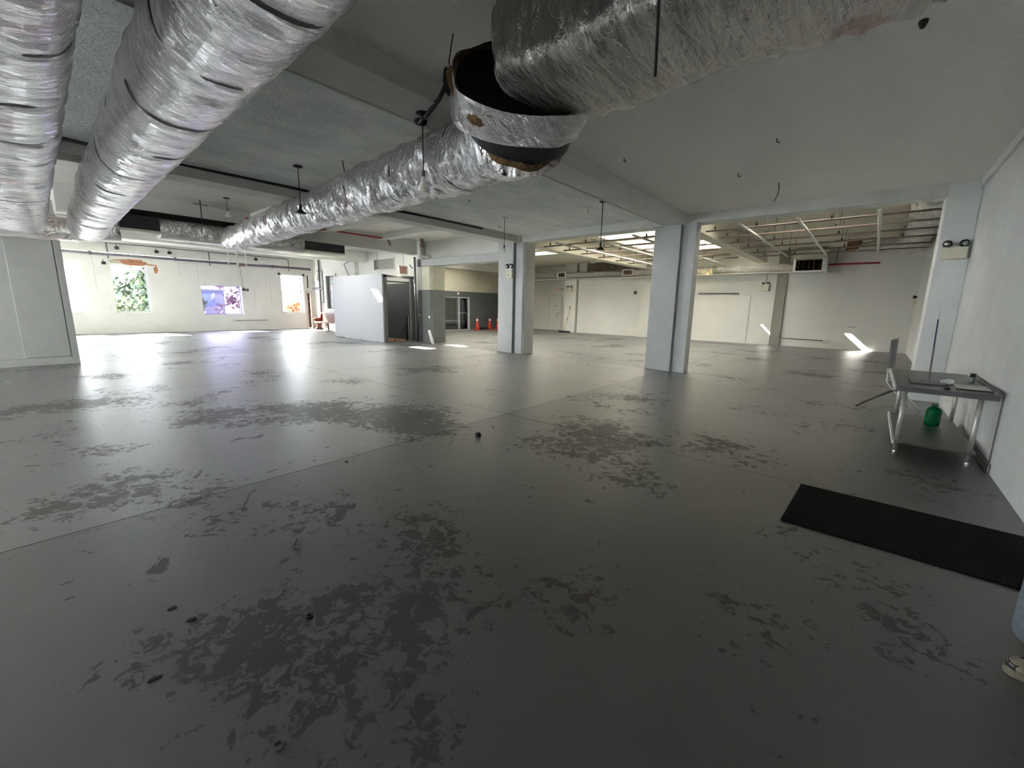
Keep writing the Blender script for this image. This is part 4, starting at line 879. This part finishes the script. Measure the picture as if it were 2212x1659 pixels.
t = thing('rear_exit_sign', 'small distant EXIT sign above the rear door', 'sign', (-15.0, 22.5, 2.5))
mesh_obj('housing', box(B(), -15.75, -15.35, 22.66, 22.75, 2.50, 2.72), white_plain, t)
bm = B(); x = -15.70; st = 0.018; z0 = 2.54; H2 = 0.14; yy = (22.65, 22.66)
def fb(a, b, c_, d): box(bm, a, b, yy[0], yy[1], c_, d)
fb(x, x+st, z0, z0+H2); [fb(x+st, x+0.065, z, z+st) for z in (z0, z0+H2/2-st/2, z0+H2-st)]
for s in (1, -1):
    Mx = Matrix.Translation((x+0.12, 22.655, z0+H2/2)) @ Matrix.Rotation(s*0.42, 4, 'Y'); box(bm, -st/2, st/2, -0.005, 0.005, -H2/2, H2/2, Mx)
fb(x+0.18, x+0.18+st, z0, z0+H2); fb(x+0.25, x+0.25+st, z0, z0+H2); fb(x+0.225, x+0.295, z0+H2-st, z0+H2)
mesh_obj('lettering', bm, sign_red, t)
mesh_obj('conduit', tube(B(), [(-15.35, 22.7, 2.62), (-14.3, 22.7, 2.62)], 0.014, 6), pipe_grey, t)
single('wall_bell', lathe(B(), [(0.09, 0), (0.10, 0.04), (0.04, 0.08)], (-9.88, YB, 2.33), (0, -1, 0), 14), pipe_grey, 'small grey cone shaped fitting on the blank rear wall', 'fitting')
t = thing('outlet_conduit', 'low conduit with a square socket on the rear right wall', 'conduit', (-2.3, 21.65, 0.3))
mesh_obj('tube', tube(B(), [(-3.05, 21.46, 0.42), (-2.9, 21.66, 0.33), (-1.45, 21.67, 0.32)], 0.016, 6), pipe_grey, t, smooth=True)
mesh_obj('socket', box(B(), -1.47, -1.30, 21.61, 21.70, 0.25, 0.37), pipe_white, t, bevel=0.01)

mesh_obj('wall_scuff', box(B(), -0.75, -0.50, YB-0.004, YB, 0.90, 0.92), pipe_grey, wall_back)
# coiled white cable on the rear beam
bm = B(); tube(bm, [(-9.0+0.14*math.cos(a), 15.6+0.14*math.sin(a)*0.6, 3.42+0.14*math.sin(a)) for a in [2*PI*k/24 for k in range(25)]], 0.014, 6)
single('cable_coil', bm, white_plain, 'loop of white cable hanging under the rear beam', 'cable', smooth=True)

# ================================================================== STEEL TABLE, CHAIR AND THINGS ON IT
t = thing('steel_table', 'stainless steel work table with undershelf against the right wall', 'table', (0.65, 6.8, 0))
mesh_obj('tabletop', box(B(), 0.28, 1.00, 5.90, 7.72, 0.715, 0.75), steel, t, bevel=0.01)
mesh_obj('front_edge', box(B(), 0.275, 1.005, 5.885, 5.90, 0.70, 0.752), simple('edge_dark_steel', (0.16, 0.155, 0.165), 0.4, 0.7), t, bevel=0.004)
mesh_obj('side_edge', box(B(), 0.262, 0.28, 5.90, 7.72, 0.705, 0.752), white_plain, t, bevel=0.004)
for (x, y) in ((0.36, 5.97), (0.90, 5.97), (0.40, 7.62), (0.93, 7.62)):
    lg = mesh_obj('leg', tube(B(), [(x, y, 0.05), (x, y, 0.715)], 0.021, 10), galv, t, smooth=True)
    mesh_obj('foot', lathe(B(), [(0.012, 0), (0.018, 0.03), (0.014, 0.055)], (x, y, 0), (0, 0, 1), 10), galv, lg)
mesh_obj('undershelf', box(B(), 0.34, 0.95, 5.93, 7.68, 0.135, 0.155), steel, t, bevel=0.006)
mesh_obj('shelf_rail', box(B(), 0.325, 0.345, 5.95, 7.68, 0.12, 0.16), white_plain, t)
t = thing('lab_tray', 'dark shallow tray on the table, holding the upright rod', 'tray', (0.53, 6.4, 0.75))
mesh_obj('body', box(B(), 0.40, 0.68, 6.25, 6.52, 0.752, 0.768), simple('tray_grey', (0.16, 0.16, 0.17), 0.5), t, bevel=0.006)
mesh_obj('underside', box(B(), 0.405, 0.675, 6.245, 6.30, 0.7515, 0.757), black, t)
t = thing('thin_rod', 'tall thin violet tipped rod standing on the dark tray', 'rod', (0.55, 6.45, 0.768))
mesh_obj('lower_rod', tube(B(), [(0.555, 6.45, 0.769), (0.548, 6.50, 1.12)], 0.0075, 8), simple('rod_brown', (0.14, 0.10, 0.11), 0.4), t)
mesh_obj('upper_rod', tube(B(), [(0.548, 6.50, 1.12), (0.542, 6.56, 1.44)], 0.0065, 8), simple('rod_violet', (0.03, 0.025, 0.10), 0.4), t)
mesh_obj('clear_tip', tube(B(), [(0.542, 6.56, 1.44), (0.540, 6.58, 1.55)], [0.006, 0.002], 8), galv, t)
t = thing('pale_tray', 'pale shallow tray at the right end of the table', 'tray', (0.85, 6.2, 0.75))
mesh_obj('body', box(B(), 0.74, 0.985, 6.10, 6.42, 0.752, 0.770), simple('tray_pale', (0.55, 0.55, 0.54), 0.4), t, bevel=0.006)
mesh_obj('rim', box(B(), 0.735, 0.99, 6.09, 6.12, 0.752, 0.762), black, t)
bm = B(); bmesh.ops.create_icosphere(bm, subdivisions=3, radius=0.055)
for v in bm.verts:
    q = noise.noise(v.co*30)*0.35+noise.noise(v.co*80)*0.2; v.co *= 1+q; v.co.z *= 0.55; v.co += Vector((0.70, 6.40, 0.785))
single('crumpled_tissue', bm, tissue_m, 'crumpled white tissue on the table beside the dark tray', 'tissue')
t = thing('small_jar', 'small dark jar standing at the back of the table', 'jar', (0.93, 6.8, 0.75))
mesh_obj('body', lathe(B(), [(0.022, 0), (0.024, 0.01), (0.024, 0.05), (0.018, 0.06)], (0.93, 6.85, 0.751), (0, 0, 1), 14), simple('jar_glass', (0.25, 0.29, 0.28), 0.2), t, smooth=True)
mesh_obj('lid', lathe(B(), [(0.023, 0.058), (0.024, 0.075), (0.023, 0.10), (0.010, 0.103)], (0.93, 6.85, 0.751), (0, 0, 1), 14), black, t)
single('loose_cap', lathe(B(), [(0.022, 0), (0.022, 0.02), (0.015, 0.026)], (0.655, 5.96, 0.752), (0, 0, 1), 12), black, 'small black cap on the front edge of the table', 'cap')
t = thing('water_jug', 'translucent green plastic water jug on the table undershelf', 'jug', (0.71, 7.1, 0.155))
mesh_obj('body', lathe(B(), [(0.055, 0), (0.072, 0.012), (0.075, 0.05), (0.071, 0.075), (0.075, 0.10), (0.071, 0.125), (0.075, 0.15), (0.073, 0.185), (0.058, 0.215), (0.028, 0.235)], (0.71, 7.1, 0.156), (0, 0, 1), 24), gm, t, smooth=True)
mesh_obj('cap', lathe(B(), [(0.03, 0.232), (0.031, 0.26), (0.026, 0.265)], (0.71, 7.1, 0.156), (0, 0, 1), 16), simple('dark_green_cap', (0.0, 0.08, 0.04), 0.4), t)
t = thing('wall_bracket_pipe', 'blurred dark pipe bracket on the right wall with a cable down', 'pipe', (1.0, 6.5, 0.75))
mesh_obj('arm', tube(B(), [(1.02, 7.5, 0.775), (1.0, 6.6, 0.77), (1.0, 6.0, 0.775)], 0.014, 8), pipe_grey, t, smooth=True)
mesh_obj('knob', lathe(B(), [(0.02, 0), (0.035, 0.02), (0.03, 0.06)], (0.99, 5.86, 0.765), (0, 1, 0), 12), pipe_grey, t)
mesh_obj('cable', tube(B(), [(1.03, 5.93, 0.76), (1.028, 5.91, 0.45), (1.03, 5.9, 0.10)], 0.006, 6), pipe_grey, t)
mesh_obj('stain_pipe', tube(B(), [(1.03, 7.36, 0.48), (1.03, 7.30, 0.12)], 0.014, 8), pipe_white, t)
# chair behind the table
t = thing('cantilever_chair', 'grey shell chair with splayed legs behind the steel table', 'chair', (0.33, 8.7, 0))
Mc = Matrix.Translation((0.34, 8.80, 0)) @ Matrix.Rotation(math.radians(80), 4, 'Z')
def cp(x, y, z): return Mc @ Vector((x, y, z))
bm = B(); rows = []
for i in range(9):
    f_ = i/8; z = 0.66+0.44*f_; y = 0.02+0.015*f_
    rows.append([bm.verts.new(cp(-0.21+0.42*j/6, y-0.03*math.cos((j/6-0.5)*PI), z)) for j in range(7)])
for a, b in zip(rows, rows[1:]):
    for j in range(6): bm.faces.new((a[j], a[j+1], b[j+1], b[j]))
bmesh.ops.recalc_face_normals(bm, faces=bm.faces)
o = mesh_obj('backrest', bm, chair_grey, t); sm = o.modifiers.new('thick', 'SOLIDIFY'); sm.thickness = 0.022
mesh_obj('back_edge', tube(B(), [cp(-0.21, 0.035, 1.105), cp(0, 0.01, 1.105), cp(0.21, 0.035, 1.105)], 0.012, 8), tan_edge, t)
mesh_obj('seat', box(B(), -0.21, 0.21, -0.42, 0.0, 0.43, 0.455, Mc), chair_grey, t, bevel=0.02)
for s in (-1, 1):
    mesh_obj('frame_tube', tube(B(), [cp(s*0.19, 0.03, 0.70), cp(s*0.19, 0.02, 0.46), cp(s*0.19, -0.05, 0.36), cp(s*0.19, -0.30, 0.10), cp(s*0.19, -0.38, 0.012)], 0.012, 8), galv, t, smooth=True)
    mesh_obj('leg', tube(B(), [cp(s*0.19, -0.22, 0.43), cp(s*0.2, 0.10, 0.20), cp(s*0.2, 0.34, 0.012)], 0.011, 8), dark_metal, t, smooth=True)

# ================================================================== MAT AND FLOOR LITTER
t = single('floor_mat', prism(B(), [(-0.32, 3.42), (1.0, 3.42), (1.0, 4.29), (-0.29, 4.29)], 0.0, 0.012), mat_black, 'long black rubber mat on the floor near the right wall', 'mat', bevel=0.004)
def litter(x, y, r, h, label, mt=black, grp=None, holed=False):
    if holed: return single('bottle_cap', lathe(B(), [(r, 0), (r, h), (r*0.6, h), (r*0.6, h*0.3), (0.001, h*0.3)], (x, y, 0.0), (0, 0, 1), 16), mt, label, 'cap', grp)
    return single('floor_plug', lathe(B(), [(r, 0), (r*0.95, h*0.7), (r*0.6, h)], (x, y, 0.0), (0, 0, 1), 12), mt, label, 'plug', grp)
litter(-3.32, 3.31, 0.035, 0.045, 'black round plug standing on the floor near the middle', holed=False)
litter(-1.88, 0.73, 0.016, 0.012, 'small dark cap with a hole, on the foreground floor', holed=True)
litter(-1.35, 0.39, 0.020, 0.014, 'dark cap near the bottom edge of the floor', pipe_grey, holed=True)
litter(-2.21, 2.20, 0.018, 0.012, 'small rusty stub flush with the middle floor', pipe_brown)
litter(-3.66, 1.87, 0.012, 0.012, 'tiny black stud just below the long floor joint')
for k, (x, y) in enumerate(((-2.28, 0.35), (-2.44, 0.31), (-2.0, 0.17))):
    single('floor_chip', disc_blob(B(), (x, y, 0.0), 0.014, 8, 0.35, (0, 0, 1), 0.004, 1.4, 0.8, k), black, 'small black chip on the foreground floor, %s' % ('right of three', 'farthest of three', 'nearest the ring stain')[k], 'chip')
single('floor_twig', tube(B(), [(-2.62, 0.98, 0.004), (-2.55, 0.93, 0.006), (-2.5, 0.95, 0.004)], 0.004, 5), black, 'short black curled scrap on the floor', 'scrap')

# ================================================================== PERSON AT THE RIGHT EDGE
def skin_body(name, verts, edges, radii, mt, parent, root=0, levels=2):
    w = WL[parent.name]
    me = bpy.data.meshes.new(name); me.from_pydata([Vector(v)-w for v in verts], edges, []); me.materials.append(mt)
    o = bpy.data.objects.new(name, me); COL.objects.link(o); o.parent = parent; WL[o.name] = w.copy()
    sk = o.modifiers.new('skin', 'SKIN'); sk.use_smooth_shade = True
    for i, r_ in enumerate(radii): me.skin_vertices[0].data[i].radius = (r_, r_*0.9) if isinstance(r_, float) else r_
    me.skin_vertices[0].data[root].use_root = True
    sb = o.modifiers.new('sub', 'SUBSURF'); sb.levels = levels; sb.render_levels = levels
    return o
PX, PY = 0.665, 2.73
t = thing('person', 'person standing at the right edge, pale jeans and dark sneaker showing', 'person', (PX, PY, 0))
def pv(x, y, z): return (PX+x, PY+y, z)       # the person faces -x (towards the room)
# jeans: hips and both legs
skin_body('trousers', [pv(0.12,0,0.98), pv(0.12,0,0.90), pv(0.13,0.10,0.84), pv(0.15,0.125,0.50), pv(0.17,0.15,0.14), pv(0.11,-0.09,0.84), pv(0.035,-0.11,0.50), pv(0.02,-0.14,0.13), pv(0.12,0,1.05)],
          [(0,1),(1,2),(2,3),(3,4),(1,5),(5,6),(6,7),(0,8)], [(0.13,0.16),(0.13,0.16),0.095,0.075,0.07,0.095,0.075,0.07,(0.12,0.15)], denim, t)
skin_body('torso', [pv(0.120,0,1.02), pv(0.120,0,1.22), pv(0.120,0,1.40), pv(0.120,0,1.48), pv(0.120,0.17,1.42), pv(0.190,0.22,1.15), pv(0.120,-0.17,1.42), pv(0.190,-0.22,1.15)],
          [(0,1),(1,2),(2,3),(2,4),(4,5),(2,6),(6,7)], [(0.12,0.16),(0.12,0.16),(0.11,0.15),(0.07,0.08),0.06,0.05,0.06,0.05], shirt_m, t)
skin_body('head', [pv(0.120,0,1.46), pv(0.120,0,1.54), pv(0.110,0,1.60), pv(0.110,0,1.68), pv(0.115,0,1.74), pv(0.035,0,1.63), pv(0.015,0,1.62)],
          [(0,1),(1,2),(2,3),(3,4),(2,5),(5,6)], [0.055,0.055,(0.085,0.075),(0.095,0.078),(0.07,0.06),0.022,0.014], skin_m, t)
mesh_obj('hair', lathe(B(), [(0.10, 0), (0.102, 0.04), (0.088, 0.09), (0.05, 0.12), (0.005, 0.13)], pv(0.138, 0, 1.66), (0.12, 0, 1), 20), hair_m, t, smooth=True)
for s in (-1, 1):
    mesh_obj('eye', lathe(B(), [(0.004, 0), (0.011, 0.004), (0.004, 0.009)], pv(0.027, s*0.033, 1.655), (-1, 0, 0), 10), white_plain, t, smooth=True)
    mesh_obj('ear', lathe(B(), [(0.012, 0), (0.028, 0.006), (0.012, 0.014)], pv(0.120, s*0.078, 1.63), (0, s, 0), 10), skin_m, t, smooth=True)
mesh_obj('mouth', box(B(), PX+0.022, PX+0.030, PY-0.022, PY+0.022, 1.582, 1.589), simple('lips', (0.35, 0.13, 0.11), 0.5), t)
for s in (-1, 1):
    y = s*0.225
    vs = [pv(0.200, y, 1.16), pv(0.170, y*1.02, 0.92), pv(0.160, y*1.02, 0.86)]; ed = [(0, 1), (1, 2)]; ra = [0.045, 0.03, (0.022, 0.036)]
    for q, L_ in enumerate((0.072, 0.082, 0.076, 0.062)):
        b0 = len(vs); yq = y*1.02+(-0.028+0.019*q)*-s
        vs += [pv(0.158, yq, 0.825), pv(0.148, yq, 0.825-L_*0.5), pv(0.154, yq, 0.825-L_)]; ed += [(2, b0), (b0, b0+1), (b0+1, b0+2)]; ra += [0.010, 0.009, 0.007]
    b0 = len(vs); vs += [pv(0.135, y*0.96, 0.845), pv(0.120, y*0.95, 0.81)]; ed += [(2, b0), (b0, b0+1)]; ra += [0.011, 0.009]
    skin_body('arm', vs, ed, ra, skin_m, t)
def shoe(cx, cy, ang):
    Ms = Matrix.Translation((cx, cy, 0)) @ Matrix.Rotation(ang, 4, 'Z')
    out = [(-0.115, 0.0), (-0.11, 0.032), (-0.06, 0.036), (0.0, 0.036), (0.06, 0.048), (0.12, 0.046), (0.155, 0.028), (0.165, 0.0), (0.155, -0.026), (0.12, -0.042), (0.06, -0.045), (0.0, -0.034), (-0.06, -0.034), (-0.11, -0.030)]
    so = mesh_obj('shoe_sole', prism(B(), out, 0.0, 0.035, Ms), shoe_rubber, t, bevel=0.008)
    bm = B(); rings = []
    for z, sc, back in ((0.033, 0.97, 0), (0.055, 0.93, 0), (0.075, 0.80, 0.012), (0.095, 0.62, 0.035), (0.115, 0.50, 0.045)):
        rings.append([bm.verts.new(Ms @ Vector((x*sc-back, y*sc, z))) for x, y in out])
    n = len(out)
    for a, b in zip(rings, rings[1:]):
        for k in range(n): bm.faces.new((a[k], a[(k+1) % n], b[(k+1) % n], b[k]))
    bm.faces.new(rings[-1])
    su = mesh_obj('shoe_upper', bm, shoe_mesh, t, smooth=True)
    mesh_obj('toe_cap', lathe(B(), [(0.046, 0), (0.044, 0.02), (0.03, 0.04), (0.005, 0.048)], Ms @ Vector((0.11, 0, 0.03)), (0, 0, 1), 16), shoe_rubber, t, smooth=True)
    for q in range(3): mesh_obj('lace', tube(B(), [Ms @ Vector((0.02+q*0.03, -0.02, 0.088-q*0.008)), Ms @ Vector((0.02+q*0.03, 0.02, 0.088-q*0.008))], 0.004, 5), denim, su)
shoe(PX+0.22, PY+0.15, math.radians(180-8)); shoe(PX+0.115, PY-0.14, math.radians(180+14))

# ================================================================== OUTSIDE
single('yard_ground', box(B(), -90, -25.6, -40, 60, -5.2, -5.0), ground_m, 'grey ground outside the windows', 'ground')
def tree(x, y, zc, r, label, leaf, seed, nleaf=2600, h0=-5.0, size=0.16, leaf2=None):
    rnd = random.Random(seed); t = thing('leafy_tree', label, 'tree', (x, y, h0))
    mesh_obj('trunk', tube(B(), [(x, y, h0), (x+0.1, y, (h0+zc)/2), (x-0.1, y+0.1, zc-r*0.3)], [0.28, 0.2, 0.12], 10), bark, t, smooth=True)
    bm = B()
    for k in range(14):
        d = Vector((rnd.uniform(-1, 1), rnd.uniform(-1, 1), rnd.uniform(-0.3, 1))).normalized()
        p = Vector((x, y, zc-r*0.5)); tube(bm, [p, p+d*r*0.5+Vector((0, 0, 0.1)), p+d*r*0.95], [0.06, 0.04, 0.015], 5)
    mesh_obj('branches', bm, bark, t)
    clumps = [(Vector((x, y, zc)) + Vector((rnd.gauss(0, 0.5), rnd.gauss(0, 0.55), rnd.gauss(0, 0.5)))*r, rnd.uniform(0.25, 0.5)*r) for _ in range(22)]
    for mi, mt_ in enumerate([leaf] + ([leaf2] if leaf2 else [])):
        bm = B()
        for _ in range(nleaf if not (leaf2 and mi == 1) else nleaf//3):
            c, cr = rnd.choice(clumps)
            p = c + Vector((rnd.gauss(0, 0.5), rnd.gauss(0, 0.5), rnd.gauss(0, 0.5)))*cr
            a = Vector((rnd.uniform(-1, 1), rnd.uniform(-1, 1), rnd.uniform(-1, 1))).normalized(); b = a.orthogonal().normalized(); s = size*rnd.uniform(0.6, 1.3)
            vs = [bm.verts.new(p+q) for q in (-a*s, b*s*0.5, a*s, -b*s*0.5)]; bm.faces.new(vs)
        o = mesh_obj('foliage', bm, mt_, t); o['kind'] = 'stuff'
tree(-38, 6.75, 1.35, 1.75, 'dense green tree outside the second window', leaf_green, 1, 5200, leaf2=leaf_pale, size=0.22)
tree(-46, 6.2, -0.1, 1.7, 'lower yellow green tree outside the second window', leaf_pale, 2, 2400, size=0.2)
tree(-33, 9.95, 1.75, 0.95, 'sparse purple leaved tree seen through the violet window', leaf_purple, 3, 330, size=0.17)
tree(-36, 15.1, 0.9, 0.85, 'orange leaved tree outside the fourth window', leaf_orange, 4, 1100, size=0.17)
t = thing('far_building', 'flat roofed blue glazed building across the yard', 'building', (-48, 10.5, -5))
mesh_obj('wall', box(B(), -56, -48, 8.6, 13.2, -5, 1.0), facade_pale, t)
mesh_obj('glazing', box(B(), -48.05, -47.95, 8.6, 13.2, 1.0, 2.4), facade_blue, t)
mesh_obj('roof', box(B(), -56.3, -47.8, 8.5, 13.3, 2.4, 2.55), facade_pale, t)
for k in range(5): mesh_obj('window', box(B(), -47.96, -47.9, 8.7+k*0.9, 9.5+k*0.9, 1.2, 2.1), simple('far_pane_%d' % k, (0.02+0.008*(k % 3), 0.035+0.01*(k % 2), 0.10), 0.2), t)
t = thing('far_building', 'small building with blue window panes behind the orange tree', 'building', (-50, 24, -5))
mesh_obj('wall', box(B(), -56, -50, 20.6, 26.0, -5, 2.7), facade_pale, t)
mesh_obj('roof', box(B(), -56.3, -49.7, 20.4, 26.2, 2.7, 2.85), pipe_grey, t)
for k in range(4): mesh_obj('window', box(B(), -50.05, -49.95, 21.0+k*1.2, 21.9+k*1.2, 1.0, 2.2), facade_blue, t)
